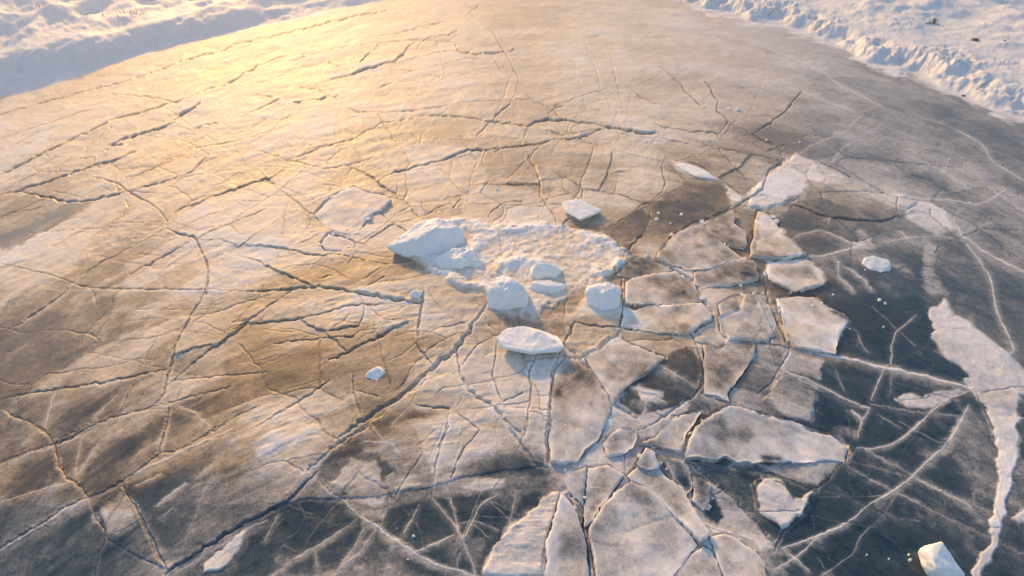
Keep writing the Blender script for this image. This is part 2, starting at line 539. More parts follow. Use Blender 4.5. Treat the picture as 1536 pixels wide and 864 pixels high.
# loose slabs of the broken zone: label | z lift (m) | tilt x, tilt y (deg) | tile | outline
SLABS = """
triangular pale brown ice slab, the broadest of those right of the slushy heap|.10|3,-3|G|830,660 870,600 950,520 1050,460 1085,455 1130,500 1210,570 1340,660 1200,690 1010,720 910,690
pale frosted slab wedged behind the broad triangular slab|.08|2,4|G|1105,455 1200,405 1270,390 1290,420 1270,460 1330,500 1350,560 1335,600 1220,560 1150,510
tall white tapering slab standing right of the frosted wedge|.12|-3,5|Z|1138,316 1154,323 1165,338 1183,357 1201,372 1204,381 1178,387 1150,385 1127,383 1128,365
oblong tan ice slab below the broad triangular slab|.06|4,2|G|1050,740 1200,705 1340,675 1395,690 1415,780 1250,815 1100,825 1060,800
small pointed tan slab just above the split brown plate|.07|4,-3|G|605,758 680,680 730,655 850,690 925,730 850,752 720,765
brown ice plate just right of the round lump with the lit top|.05|2,-2|Z|940,424 950,418 990,411 1012,409 1038,422 1048,440 1052,452 1000,455 938,455
pale frosted plate in front of the brown plate, crossed by fine white veins|.04|-1,2|Z|937,459 1000,459 1050,456 1066,468 1066,480 1050,486 1036,499 1000,498 960,493 932,489
white snow covered slab speckled with dark holes|.06|-2,3|Z|1153,394 1178,390 1208,389 1228,404 1242,421 1222,430 1190,435 1170,426 1153,417
grey curled slab with a raised wavy edge, left of the big pointed block|.09|3,3|F|560,250 640,285 740,300 772,328 720,370 640,420 590,500 540,520 470,502 432,478 380,440 340,405 400,340 480,285
small flat grey slab just below the grey curled slab|.06|2,2|F|380,575 420,520 500,545 560,568 560,590 480,608 400,605
large kite shaped grey slab at the lower middle edge of the ice jam|.08|2,-3|Q|445,600 500,505 600,385 690,322 780,365 860,435 960,555 1065,683 1000,765 930,850 910,900 490,900 470,740
bright bent slab lapping over the top right of the kite shaped slab|.12|-3,4|Q|665,285 730,225 850,245 900,300 980,350 1030,460 1080,540 1138,620 1080,668 965,545 865,425 780,355 695,313
small upright tan fragment at the tip of the bright bent slab|.16|6,3|Q|722,215 770,130 820,150 848,235
thin pale splinter slab leaning beside the bright bent slab|.10|4,-6|Q|855,170 970,200 1008,240 1038,340 1010,378 950,310 900,232
narrow pale slab left of the long grey wedge, beside the dark open gap|.06|3,-3|Q|313,262 426,238 418,350 408,450 325,372
long grey wedge slab pointing down beside the kite shaped slab|.07|-3,3|Q|440,242 550,228 645,282 550,420 420,575 418,460 434,380
small triangular chip between the narrow pale slab and the long grey wedge|.04|2,3|Q|345,415 405,482 402,560 370,490
rounded white slab with a smooth bulging left end, right of the ice jam|.08|2,-4|Z|1029,688 1034,660 1044,642 1062,628 1090,612 1125,616 1165,628 1205,640 1250,652 1272,668 1268,690 1235,688 1180,690 1120,690 1060,688
small white block below the pale splinter slab|.07|3,2|Q|1050,290 1100,310 1140,350 1130,450 1100,478 1045,430
smooth white tongue shaped slab at the lower edge|.08|-2,4|Q|1145,640 1230,622 1340,690 1440,780 1460,880 1230,880 1180,740
pale rounded slab tucked under the kite shaped slab at the lower edge|.06|-3,-2|Q|975,815 1100,695 1150,730 1195,830 1210,890 960,890
tall white snowy spike of ice left of the long grey wedge|.10|2,-5|Q|200,660 255,500 282,380 340,450 395,580 425,680 440,830 445,900 200,900
pale slab split by fine scratches, in front of the flat snow topped block|.05|-1,-1|K|255,470 300,415 350,405 420,450 480,510 530,590 565,670 565,710 525,800 490,870 380,990 300,1010 225,1000 215,860 230,700 235,560
grey brown plate with a notched rim, under the dark open split|.05|1,1|K|425,400 500,360 550,310 600,280 680,330 800,375 880,400 720,520 640,580 590,660 540,580 480,485
slanting blocky slab beside the long bright edged crack|.06|3,-4|K|1195,165 1310,130 1340,40 1420,40 1490,130 1520,200 1480,300 1250,298 1210,240
pale frosted slab right of the dark glassy plate|.05|-2,2|K|1110,320 1190,350 1240,312 1400,320 1390,400 1300,520 1240,600 1250,650 1110,605 1115,500
low slab with snowy rim in the crook of the ice jam|.06|2,2|Q|530,92 580,40 640,20 710,20 718,65 690,125 560,172 545,140
flat pale slab between the rounded white slab and the crook of the jam|.06|-2,-2|Q|730,100 830,65 900,-20 1000,-70 1090,-90 1050,-20 1000,40 970,150 890,120 800,110
grey slab lying beneath the tall white tapering slab, left of the snow covered one|.03|2,4|Z|1078,458 1098,446 1120,444 1138,455 1144,470 1160,505 1120,510 1092,512 1086,490
pale slab with a ragged right rim beside the bright edged crack|.05|-1,2|L|112,60 250,50 330,55 400,120 490,145 528,190 480,250 457,310 450,372 330,355 215,338 160,210
"""


def jagged(poly, closed=False, step=7.0, amp=0.9, seed=0):
    """subdivide a polyline and push it about a little, as broken ice edges are"""
    out = []
    n = len(poly)
    rng = random.Random(seed)
    for i in range(n if closed else n - 1):
        a = poly[i]
        b = poly[(i + 1) % n]
        L = math.hypot(b[0] - a[0], b[1] - a[1])
        m = max(1, int(L / step))
        nx, ny = -(b[1] - a[1]) / (L + 1e-6), (b[0] - a[0]) / (L + 1e-6)
        for k in range(m):
            t = k / m
            o = 0 if k == 0 else rng.gauss(0, amp)
            out.append((a[0] + (b[0] - a[0]) * t + nx * o, a[1] + (b[1] - a[1]) * t + ny * o))
    if not closed:
        out.append(poly[-1])
    return out


# ------------------------------------------------------------------ grid of the lake surface (finer near, coarser far)
ST = 1.2
us = np.concatenate([np.arange(-600, 0, 8.0), np.arange(0, 1536, ST), np.arange(1536, 2140, 8.0)])
vs = np.concatenate([np.arange(-70, 0, 3.0), np.arange(0, 864, ST), np.arange(864, 1400, 8.0)])
NU, NV = len(us), len(vs)
U, V = np.meshgrid(us, vs)
X, Y, T = ground(U, V)
MPP = T / FPX                                     # metres per photo pixel
Hh = np.zeros_like(U)                             # height of the surface
Gr = np.zeros_like(U)                             # crack depth
Lip = np.zeros_like(U)
Dk = np.zeros_like(U)                             # open, wet crack floors


def window(x0, y0, x1, y1):
    return (slice(max(0, np.searchsorted(us, y0 * 0 + x0)), np.searchsorted(us, x1)),
            slice(max(0, np.searchsorted(vs, y0)), np.searchsorted(vs, y1)))


def segdist(ax, ay, bx, by, uu, vv):
    dx, dy = bx - ax, by - ay
    L2 = dx * dx + dy * dy + 1e-9
    t = np.clip(((uu - ax) * dx + (vv - ay) * dy) / L2, 0, 1)
    return np.hypot(uu - ax - t * dx, vv - ay - t * dy)


def polysd(poly, uu, vv):
    """signed distance, negative inside"""
    d = np.full(uu.shape, 1e9)
    ins = np.zeros(uu.shape, bool)
    n = len(poly)
    for i in range(n):
        ax, ay = poly[i]
        bx, by = poly[(i + 1) % n]
        d = np.minimum(d, segdist(ax, ay, bx, by, uu, vv))
        c = ((ay > vv) != (by > vv)) & (uu < (bx - ax) * (vv - ay) / (by - ay + 1e-9) + ax)
        ins ^= c
    return np.where(ins, -d, d)


# streaks run along arcs, as the wind and the curved shore lay them
RHO = np.hypot(U - 800, (V - 1650) * 1.0)
TH = np.arctan2(U - 800, 1650 - V)
depthw = np.log(T / 6.0 + 0.3)
ARC = TH * 1500
streak = fbm(ARC / 60, RHO / 7, 4, 11)
streak2 = fbm(ARC / 160, RHO / 16, 3, 31)
blot = fbm(X * 0.55, Y * 0.55, 4, 51)
fine = fbm(X * 3.1, Y * 3.1, 4, 71)
fine2 = fbm(X * 11, Y * 11, 3, 91)

# whiteness of the ice (0 clear black ice, 1 snow)
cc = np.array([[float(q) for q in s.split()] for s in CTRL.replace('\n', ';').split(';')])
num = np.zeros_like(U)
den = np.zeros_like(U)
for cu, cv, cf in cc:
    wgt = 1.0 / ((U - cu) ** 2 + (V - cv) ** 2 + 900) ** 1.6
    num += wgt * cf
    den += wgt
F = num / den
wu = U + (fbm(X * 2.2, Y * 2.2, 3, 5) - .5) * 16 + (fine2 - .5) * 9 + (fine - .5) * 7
wv = V + (fbm(X * 2.2, Y * 2.2, 3, 6) - .5) * 12 + (fine2 - .5) * 4
for ln in PATCH.strip().split('\n'):
    tl, soft, val, rest = ln.split(None, 3)
    soft, val = float(soft), float(val)
    pl = pts(tl, rest)
    xs_ = [p[0] for p in pl]
    ys_ = [p[1] for p in pl]
    m = 14 + 2 * soft
    su, sv = window(min(xs_) - m, min(ys_) - m, max(xs_) + m, max(ys_) + m)
    sdv = polysd(pl, wu[sv, su], wv[sv, su])
    k = 1 - sstep(-soft * .6, soft * .6, sdv)
    F[sv, su] = F[sv, su] * (1 - k) + val * k
clearness = 1 - sstep(.05, .3, F)
F = F + (blot - .5) * .28 * (1 - clearness * .75) + (streak2 - .5) * .22 * (1 - .6 * clearness) + (fine - .5) * .16 * (1 - .5 * clearness)
F = F + clearness * np.maximum(0, blot - .64) * .6 + clearness * np.maximum(0, fine - .66) * .7
drf = fbm(ARC / 260 + 5, RHO / 44, 3, 61) + (streak - .5) * .22 + (fine2 - .5) * .10
F = F + (np.clip(.68 - F, 0, .22) * sstep(.54, .68, drf) - .15 * sstep(.55, .7, 1 - drf)) * (1 - clearness) * (1 - sstep(1000, 1250, U) * .6) * (.35 + .65 * sstep(150, 330, V))
F = np.clip(F, 0.0, 0.98)

FP = F.copy()
VEIN = np.zeros_like(F)
# ---- veins
vi = 0
for ln in VEINS.strip().split('\n'):
    tl, wd, val, rest = ln.split(None, 3)
    wd, val = float(wd), float(val)
    vi += 1
    pl = jagged(pts(tl, rest), step=6, amp=.45 + .05 * wd, seed=vi)
    n = len(pl)
    for i in range(n - 1):
        (ax, ay), (bx, by) = pl[i], pl[i + 1]
        tp = min(1, .45 + 3 * min(i, n - 1 - i) / n)
        wl = wd * tp * (0.65 + .7 * _hash(np.int64(i), np.int64(vi), 3))
        m = 4.2 * wd + 8
        su, sv = window(min(ax, bx) - m, min(ay, by) - m, max(ax, bx) + m, max(ay, by) + m)
        d = segdist(ax, ay, bx, by, U[sv, su], V[sv, su])
        pr = 1 - sstep(.05 * wl, .34 * wl + .7, d)
        halo = (1 - sstep(0, 1.6 * wl + 3, d)) * .10
        F[sv, su] = np.maximum(F[sv, su], F[sv, su] + (val - F[sv, su]) * np.maximum(pr * (.6 + .5 * fine2[sv, su]), halo))
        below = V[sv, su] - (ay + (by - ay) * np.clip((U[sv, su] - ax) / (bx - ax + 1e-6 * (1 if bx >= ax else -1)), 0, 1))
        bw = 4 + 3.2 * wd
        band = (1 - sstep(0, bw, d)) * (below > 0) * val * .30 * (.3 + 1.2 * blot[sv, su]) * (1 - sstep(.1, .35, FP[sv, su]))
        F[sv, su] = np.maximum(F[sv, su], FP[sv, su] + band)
        VEIN[sv, su] = np.maximum(VEIN[sv, su], pr * val)
        if val > .5:
            Lip[sv, su] = np.maximum(Lip[sv, su], pr * MPP[sv, su] * .10 * wl)

# ---- cracks
SEP = np.zeros(U.shape, bool)
ci = 0
for ln in CRACKS.strip().split('\n'):
    tl, wd, rest = ln.split(None, 2)
    wd = float(wd)
    ci += 1
    base = pts(tl, rest)
    pl = jagged(base, step=6, amp=.6 + .09 * wd, seed=100 + ci)
    n = len(pl)
    for i in range(n - 1):
        (ax, ay), (bx, by) = pl[i], pl[i + 1]
        tp = min(1, .5 + 3.5 * min(i, n - 1 - i) / n)
        wl = (1.05 if tl in 'JK' else .82) * wd * tp * (0.6 + .7 * _hash(np.int64(i), np.int64(ci), 4))
        m = wl * 1.6 + 7
        su, sv = window(min(ax, bx) - m, min(ay, by) - m, max(ax, bx) + m, max(ay, by) + m)
        d = segdist(ax, ay, bx, by, U[sv, su], V[sv, su])
        pr = 1 - sstep(.12 * wl, .42 * wl + .5, d)
        Gr[sv, su] = np.maximum(Gr[sv, su], pr * MPP[sv, su] * (.5 * wl + .25))
        Dk[sv, su] = np.maximum(Dk[sv, su], pr * (.55 - .42 * min(1, max(0, (wd - 2.8) / 2)) * (tl in 'JKQLGO')))
        lp = np.exp(-((d - .5 * wl - 1.6) / 1.6) ** 2)
        Lip[sv, su] = np.maximum(Lip[sv, su], lp * MPP[sv, su] * (.04 * wl + .06) * (.3 + 1.2 * fine[sv, su]))
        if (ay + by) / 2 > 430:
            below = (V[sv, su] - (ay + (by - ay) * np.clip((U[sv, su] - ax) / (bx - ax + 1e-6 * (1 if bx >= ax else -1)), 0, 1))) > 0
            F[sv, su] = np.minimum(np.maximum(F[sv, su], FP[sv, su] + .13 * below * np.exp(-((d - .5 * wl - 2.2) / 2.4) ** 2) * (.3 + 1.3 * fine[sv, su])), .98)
    # separating line between plates
    (ax, ay), (bx, by) = base[0], base[1]
    L = math.hypot(ax - bx, ay - by)
    e0 = (ax + (ax - bx) / L * 16, ay + (ay - by) / L * 16)
    (ax, ay), (bx, by) = base[-1], base[-2]
    L = math.hypot(ax - bx, ay - by)
    e1 = (ax + (ax - bx) / L * 16, ay + (ay - by) / L * 16)
    pl = [e0] + pl + [e1]
    for i in range(len(pl) - 1):
        (ax, ay), (bx, by) = pl[i], pl[i + 1]
        su, sv = window(min(ax, bx) - 3, min(ay, by) - 3, max(ax, bx) + 3, max(ay, by) + 3)
        SEP[sv, su] |= segdist(ax, ay, bx, by, U[sv, su], V[sv, su]) < 1.3

# ---- fine hairline cracks: radiating from the jam, and short ones along the drift
hr = random.Random(21)
hair = []
for k in range(170):
    a = hr.uniform(0, 2 * math.pi)
    if math.cos(a) > .3 and hr.random() < .55:
        continue
    r0 = hr.uniform(70, 430)
    ln_ = hr.uniform(25, 120) * (.5 + r0 / 400)
    a2 = a + hr.gauss(0, .35)
    p0 = (790 + r0 * 1.35 * math.cos(a), 450 + r0 * .75 * math.sin(a))
    p1 = (p0[0] + ln_ * 1.3 * math.cos(a2), p0[1] + ln_ * .75 * math.sin(a2))
    hair.append((p0, p1, hr.uniform(.7, 1.5)))
for k in range(70):
    u_, v_ = hr.uniform(-40, 780), hr.uniform(20, 700)
    if hr.random() < .3:
        u_, v_ = hr.uniform(700, 1150), hr.uniform(10, 250)
    th_ = math.atan2(u_ - 800, 1650 - v_) + hr.gauss(0, .10)
    ln_ = hr.uniform(12, 70)
    p1 = (u_ + ln_ * math.cos(th_), v_ + ln_ * math.sin(th_))
    hair.append(((u_, v_), p1, hr.uniform(.7, 1.5)))
for k, (p0, p1, wd) in enumerate(hair):
    pl = jagged([p0, p1], step=7, amp=1.1, seed=3000 + k)
    n = len(pl)
    for i in range(n - 1):
        (ax, ay), (bx, by) = pl[i], pl[i + 1]
        wl = wd * min(1, .3 + 3 * min(i, n - 1 - i) / n)
        su, sv = window(min(ax, bx) - 4, min(ay, by) - 4, max(ax, bx) + 4, max(ay, by) + 4)
        d = segdist(ax, ay, bx, by, U[sv, su], V[sv, su])
        pr = 1 - sstep(.1 * wl, .4 * wl + .7, d)
        Gr[sv, su] = np.maximum(Gr[sv, su], pr * MPP[sv, su] * .55 * wl)
for k in range(46):                        # pale hairline fractures inside the clear ice
    if hr.random() < .6:
        u_, v_ = hr.uniform(1180, 1536), hr.uniform(230, 864)
    else:
        u_, v_ = hr.uniform(360, 820), hr.uniform(720, 864)
    th_ = hr.choice((.5, .5, -.55, -1.0, .2)) + hr.gauss(0, .2)
    ln_ = hr.uniform(20, 110)
    pl = jagged([(u_, v_), (u_ + ln_ * math.cos(th_), v_ + ln_ * math.sin(th_))], step=7, amp=.6, seed=5000 + k)
    st_ = hr.uniform(.12, .34)
    for i in range(len(pl) - 1):
        (ax, ay), (bx, by) = pl[i], pl[i + 1]
        su, sv = window(min(ax, bx) - 4, min(ay, by) - 4, max(ax, bx) + 4, max(ay, by) + 4)
        pr = 1 - sstep(.1, 1.3, segdist(ax, ay, bx, by, U[sv, su], V[sv, su]))
        F[sv, su] = np.maximum(F[sv, su], pr * st_)

# ---- fine connected web of hairline cracks between the large ones
def worley_edge(x, y, seed):
    ix, iy = np.floor(x).astype(np.int64), np.floor(y).astype(np.int64)
    f1 = np.full(x.shape, 9.0)
    f2 = np.full(x.shape, 9.0)
    cid = np.zeros(x.shape)
    for oy in (-1, 0, 1):
        for ox in (-1, 0, 1):
            cx_, cy_ = ix + ox, iy + oy
            d_ = np.hypot(cx_ + .15 + .7 * _hash(cx_, cy_, seed) - x, cy_ + .15 + .7 * _hash(cx_, cy_, seed + 9) - y)
            f2 = np.minimum(f2, np.maximum(f1, d_))
            cid = np.where(d_ < f1, _hash(cx_, cy_, seed + 77), cid)
            f1 = np.minimum(f1, d_)
    return f2 - f1, cid


for cs, seed, thr in ((2.4, 870, .40), (1.4, 810, .47)):
    wx = X + (fine - .5) * .14 + (blot - .5) * .8
    wy = Y + (fine2 - .5) * .04 + (fbm(X * 2, Y * 2, 2, seed + 3) - .5) * .18
    e_, cid = worley_edge(wx / cs, wy / cs, seed)
    e_ = e_ * cs / 2 / MPP
    pres = sstep(thr - .04, thr + .05, fbm(X * .8, Y * .8, 2, seed + 5)) * sstep(0, 7, 17 - Y)
    ln_ = (1 - sstep(.25, 1.15, e_)) * pres
    clr = 1 - sstep(.1, .3, F)
    F = np.clip(F + (cid - .5) * .15 * (1 - clr) * sstep(0, 9, 19 - Y), 0, .98)
    Gr = np.maximum(Gr, ln_ * MPP * 1.0 * (1 - clr))
    F = np.maximum(F, ln_ * clr * .16)
    Dk = np.maximum(Dk, ln_ * .3 * (1 - clr))

# ---- relief
rough = sstep(.12, .45, F)
patchy = .25 + 1.1 * sstep(.4, .65, blot)
base_rel = (streak - .5) * .7 * MPP * (.3 + .7 * rough) * patchy + (streak2 - .5) * 1.1 * MPP * rough + (fine - .5) * .024 * rough + (fine2 - .5) * .008 * rough
base_rel = base_rel + (blot - .5) * .05

# ---- slabs leave a recess with slush in it
slabs = []
BED = np.zeros(U.shape)
for ln in SLABS.strip().split('\n'):
    lab, lift, tilt, tl, rest = ln.split('|')
    pl = pts(tl, rest)
    tx, ty = [float(q) for q in tilt.split(',')]
    slabs.append((lab, float(lift) * .5, tx * .6, ty * .6, pl))
    xs_ = [p[0] for p in pl]
    ys_ = [p[1] for p in pl]
    su, sv = window(min(xs_) - 16, min(ys_) - 16, max(xs_) + 16, max(ys_) + 16)
    sdv = polysd(pl, U[sv, su], V[sv, su])
    BED[sv, su] = np.maximum(BED[sv, su], 1 - sstep(.8, 3.6, sdv))
bed_rel = -.05 + (fine - .5) * .24 + (fine2 - .5) * .06

# ---- slushy heap in the middle
MOUND = [(583, 372), (612, 352), (650, 330), (700, 326), (760, 330), (838, 340), (905, 350), (937, 380), (930, 402), (905, 424),
         (860, 436), (800, 474), (760, 470), (725, 436), (690, 430), (648, 408), (630, 392)]
msd = polysd(MOUND, wu, wv)
mk = 1 - sstep(-7, 2, msd + (fine - .5) * 26 + (fine2 - .5) * 12)
lump = fbm(X * 2.4, Y * 2.4, 4, 200)
rid = 1 - np.abs(2 * fbm(X * 1.6, Y * 2.2, 3, 220) - 1)
RIM = [[(600, 376), (640, 392), (700, 388), (722, 362), (742, 350)], [(690, 338), (742, 348), (790, 343), (836, 341)], [(640, 404), (690, 424), (735, 440)],
       [(870, 352), (900, 360), (926, 372)], [(748, 400), (780, 398), (810, 402)], [(905, 412), (925, 398)], [(655, 345), (700, 332), (720, 334)]]
rimh = np.zeros_like(U)
for ln in RIM:
    for (ax, ay), (bx, by) in zip(ln, ln[1:]):
        rimh = np.maximum(rimh, np.exp(-(segdist(ax, ay, bx, by, wu, wv) / 9) ** 2))
mound_rel = mk * (.018 + rimh * (.035 + .10 * np.maximum(0, lump - .3)) + .06 * np.maximum(0, lump - .5) * rid + (fine2 - .5) * .03 + np.abs(fine - .5) * .05)
F = F * (1 - mk) + mk * np.clip(.74 + rimh * .14 - .13 * sstep(.55, .75, fine) * (1 - rimh) + (fine - .5) * .35 + (fine2 - .5) * .3, 0, 1)

# ---- shore
SHL = pts('A', '-1200,860 -600,730 0,560 150,520 400,440 600,385 800,320 1000,265 1200,222 1536,145 1800,90 2100,25 2500,-60 3000,-270')
SHR = pts('D', '-700,-270 -500,-40 -300,60 0,130 120,155 300,200 420,240 560,310 600,350 700,385 850,430 1000,480 1130,530 1260,590 1400,640 1536,690 2000,900 2700,1300')


def above(line):
    xs_ = np.array([p[0] for p in line])
    ys_ = np.array([p[1] for p in line])
    return np.interp(U, xs_, ys_, left=-1e4, right=-1e4) - V


jit = (fbm(X * 1.3, Y * 1.3, 4, 300) - .5)
aL = above(SHL) + jit * 9 + (streak - .5) * 7
aR = above(SHR) + jit * 22 + (fine - .5) * 6
dL = aL * MPP * (T / 6.0) * 1.2            # rough distance behind the shore in metres
dR = aR * MPP * (T / 6.0) * 1.2
bl = fbm(X * .35, Y * .5, 4, 320)
bl2 = fbm(X * 1.5, Y * 1.5, 5, 340, .6)
drift = fbm(ARC / 150, RHO / 30, 3, 350)
calm = .35 + .65 * np.exp(-np.clip(dR - 2, 0, 50) / 3.0)
hL = sstep(0, 2.0, dL) * np.interp(U, [0, 260, 460], [.8, .62, .3]) + sstep(1.8, 10, dL) * (.4 + 1.1 * (bl - .3)) + np.clip(dL, 0, 3) * (drift - .5) * .42 + sstep(1.5, 4, dL) * (bl2 - .5) * .07 + sstep(0, .5, dL) * (bl2 - .5) * .10 + sstep(1, 4, dL) * (streak2 - .5) * .5
hR = sstep(0, 2.2, dR) * 0.42 + sstep(2, 10, dR) * (.25 + .7 * (bl - .4)) + sstep(0, 1.2, dR) * (bl2 - .5) * .34 * calm * (.4 + 1.2 * sstep(.35, .65, bl)) + sstep(0, 2, dR) * (drift - .5) * .35
mL = sstep(-.15, .15, dL)
mR = sstep(-.25, .25, dR)
bank = np.maximum(mL, mR)

# ---- plates: connected areas between cracks (two-pass union-find over grid rows)
isbank = (aL > 0) * 1 + (aR > 0) * 2
inbed = BED > .5
inmound = mk > .45
special = (isbank > 0) | inbed | inmound
free = ~SEP & ~special
parent = []


def find(a):
    while parent[a] != a:
        parent[a] = parent[parent[a]]
        a = parent[a]
    return a


lab = np.full(U.shape, -1, np.int64)
prev = []
for r in range(NV):
    row = free[r]
    dd = np.diff(np.concatenate([[0], row.astype(np.int8), [0]]))
    st = np.flatnonzero(dd == 1)
    en = np.flatnonzero(dd == -1)
    cur = []
    j = 0
    for s, e in zip(st, en):
        idn = len(parent)
        parent.append(idn)
        while j < len(prev) and prev[j][1] <= s:
            j += 1
        q = j
        while q < len(prev) and prev[q][0] < e:
            ra, rb = find(prev[q][2]), find(idn)
            if ra != rb:
                parent[max(ra, rb)] = min(ra, rb)
            q += 1
        lab[r, s:e] = idn
        cur.append((s, e, idn))
    prev = cur
roots = np.array([find(i) for i in range(len(parent))])
lab = np.where(lab >= 0, roots[np.maximum(lab, 0)], -1)
uniq, inv, cnt = np.unique(lab, return_inverse=True, return_counts=True)
inv = inv.reshape(lab.shape)
ok = np.where((cnt >= 110) & (uniq >= 0), np.arange(len(uniq)), -1)
lab = ok[inv]
lab[special] = -2
for it in range(60):                       # grow the plates over the crack lines
    hole = lab == -1
    if not hole.any():
        break
    new = lab.copy()
    for sl_a, sl_b in (((slice(1, None), slice(None)), (slice(None, -1), slice(None))), ((slice(None, -1), slice(None)), (slice(1, None), slice(None))),
                       ((slice(None), slice(1, None)), (slice(None), slice(None, -1))), ((slice(None), slice(None, -1)), (slice(None), slice(1, None)))):
        src = lab[sl_b]
        dst = new[sl_a]
        mm = (dst == -1) & (src >= 0)
        dst[mm] = src[mm]
    lab = new
plates = [p for p in np.unique(lab) if p >= 0]

# each plate lies at its own slight height and lean
tiltz = np.zeros_like(U)
rng = random.Random(3)
for p in plates:
    m = lab == p
    cx, cy = X[m].mean(), Y[m].mean()
    ext = max(np.ptp(X[m]), np.ptp(Y[m]))
    mag = min(.025, .05 / (ext + .5))
    tiltz[m] = rng.uniform(-.012, .012) + rng.uniform(-mag, mag) * (X[m] - cx) + rng.uniform(-mag, mag) * (Y[m] - cy)
powder = sstep(.5, .72, FP)
Gr = Gr * (.5 + .5 * sstep(.08, .4, FP)) * (1 - .45 * sstep(540, 640, V) * (1 - sstep(420, 600, U)))
Hh = base_rel + tiltz - Gr + Lip * (.25 + .75 * sstep(.15, .45, F)) + powder * .010 * sstep(0, .35, 1 - np.abs(num / den - .1))
RAISE = """
.022 O 130,460 260,420 400,415 520,410 640,410 760,390 880,370 1000,350 1110,320 1200,290 1320,270 1536,240 1650,225 1520,60 1400,-80 1300,-170 1190,-260 1110,-300 960,-240 790,-130 640,0 470,100 380,180 270,270 190,370
.05 H 60,180 160,110 220,60 330,100 390,180 520,190 700,290 850,300 920,340 860,380 760,340 600,285 430,255 270,300 160,340 50,370 -50,360 -40,300
.04 H 270,300 430,255 600,290 760,340 860,380 920,390 820,420 700,445 560,430 400,420 200,345
.05 O 1310,860 1370,700 1480,580 1560,520 1700,380 1790,380 1700,560 1660,700 1640,880
.04 R 0,300 130,310 170,370 230,420 300,390 350,350 260,500 130,590 60,540 0,500 -40,340
.04 L 150,480 350,570 300,780 130,740 30,650 100,570
.03 P 560,460 700,350 780,480 820,570 900,760 980,830 790,750 620,650
.04 G 190,0 580,30 572,100 550,180 500,270 410,265 310,195 160,220 140,150 105,90 130,40
"""
for ln in RAISE.strip().split('\n'):
    dz, tl, rest = ln.split(None, 2)
    pl = pts(tl, rest)
    xs_ = [p[0] for p in pl]
    ys_ = [p[1] for p in pl]
    su, sv = window(min(xs_) - 6, min(ys_) - 6, max(xs_) + 6, max(ys_) + 6)
    Hh[sv, su] += .45 * float(dz) * (1 - sstep(-1.6, 1.2, polysd(pl, U[sv, su] + (fine2[sv, su] - .5) * 6, V[sv, su] + (fine2[sv, su] - .5) * 5)))
Hh = Hh * (1 - BED) + np.minimum(bed_rel, .01) * BED
Hh = Hh * (1 - .6 * mk) + mound_rel
Hh = Hh * (1 - bank) + np.maximum(hL * mL, hR * mR) * bank
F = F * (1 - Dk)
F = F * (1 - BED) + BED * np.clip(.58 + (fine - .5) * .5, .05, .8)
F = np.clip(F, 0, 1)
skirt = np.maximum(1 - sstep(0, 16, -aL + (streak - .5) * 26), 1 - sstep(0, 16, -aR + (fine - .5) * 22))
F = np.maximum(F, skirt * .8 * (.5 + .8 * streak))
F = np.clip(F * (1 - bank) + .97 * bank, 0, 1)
NOISE_H = base_rel
# brown ice plus painted-in golden light left and round the jam; greyer elsewhere
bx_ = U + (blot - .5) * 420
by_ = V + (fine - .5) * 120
BROWN_GLOW = 1 - sstep(-150, 150, bx_ - np.interp(by_, [0, 150, 300, 450, 560, 640, 720, 800], [1040, 1110, 1260, 1240, 1080, 700, 250, -200]))
BROWN_GLOW = BROWN_GLOW * (1 - .85 * (1 - sstep(0, 26, segdist(-60, 420, 105, 306, U, V))))
BROWN_GLOW = BROWN_GLOW * (.72 + .28 * sstep(.35, .6, blot))
FTOP = None


def sample(A, uu, vv):
    iu = np.clip(np.interp(uu, us, np.arange(NU)), 0, NU - 1.001)
    iv = np.clip(np.interp(vv, vs, np.arange(NV)), 0, NV - 1.001)
    a, b = iu.astype(int), iv.astype(int)
    fa, fb = iu - a, iv - b
    return (A[b, a] * (1 - fa) + A[b, a + 1] * fa) * (1 - fb) + (A[b + 1, a] * (1 - fa) + A[b + 1, a + 1] * fa) * fb


# ------------------------------------------------------------------ materials
def nodes(m):
    m.use_nodes = True
    t = m.node_tree
    return t, t.nodes["Principled BSDF"]


def N(t, kind, **kw):
    n = t.nodes.new(kind)
    for k, v_ in kw.items():
        setattr(n, k, v_)
    return n


def math_node(t, op, a, b=None, clamp=False):
    n = N(t, "ShaderNodeMath", operation=op)
    n.use_clamp = clamp
    for i, q in enumerate((a, b)):
        if q is None:
            continue
        if isinstance(q, (int, float)):
            n.inputs[i].default_value = q
        else:
            t.links.new(q, n.inputs[i])
    return n.outputs[0]


def ramp(t, fac, stops):
    n = N(t, "ShaderNodeValToRGB")
    cr = n.color_ramp
    while len(cr.elements) < len(stops):
        cr.elements.new(.5)
    for e, (p, c) in zip(cr.elements, stops):
        e.position = p
        e.color = (c, c, c, 1) if isinstance(c, (int, float)) else (*c, 1)
    t.links.new(fac, n.inputs[0])
    return n.outputs[0]


def noise_tex(t, vec, scale, detail=6, rough_=.6):
    n = N(t, "ShaderNodeTexNoise")
    n.inputs["Scale"].default_value = scale
    n.inputs["Detail"].default_value = detail
    n.inputs["Roughness"].default_value = rough_
    t.links.new(vec, n.inputs["Vector"])
    return n.outputs["Fac"]


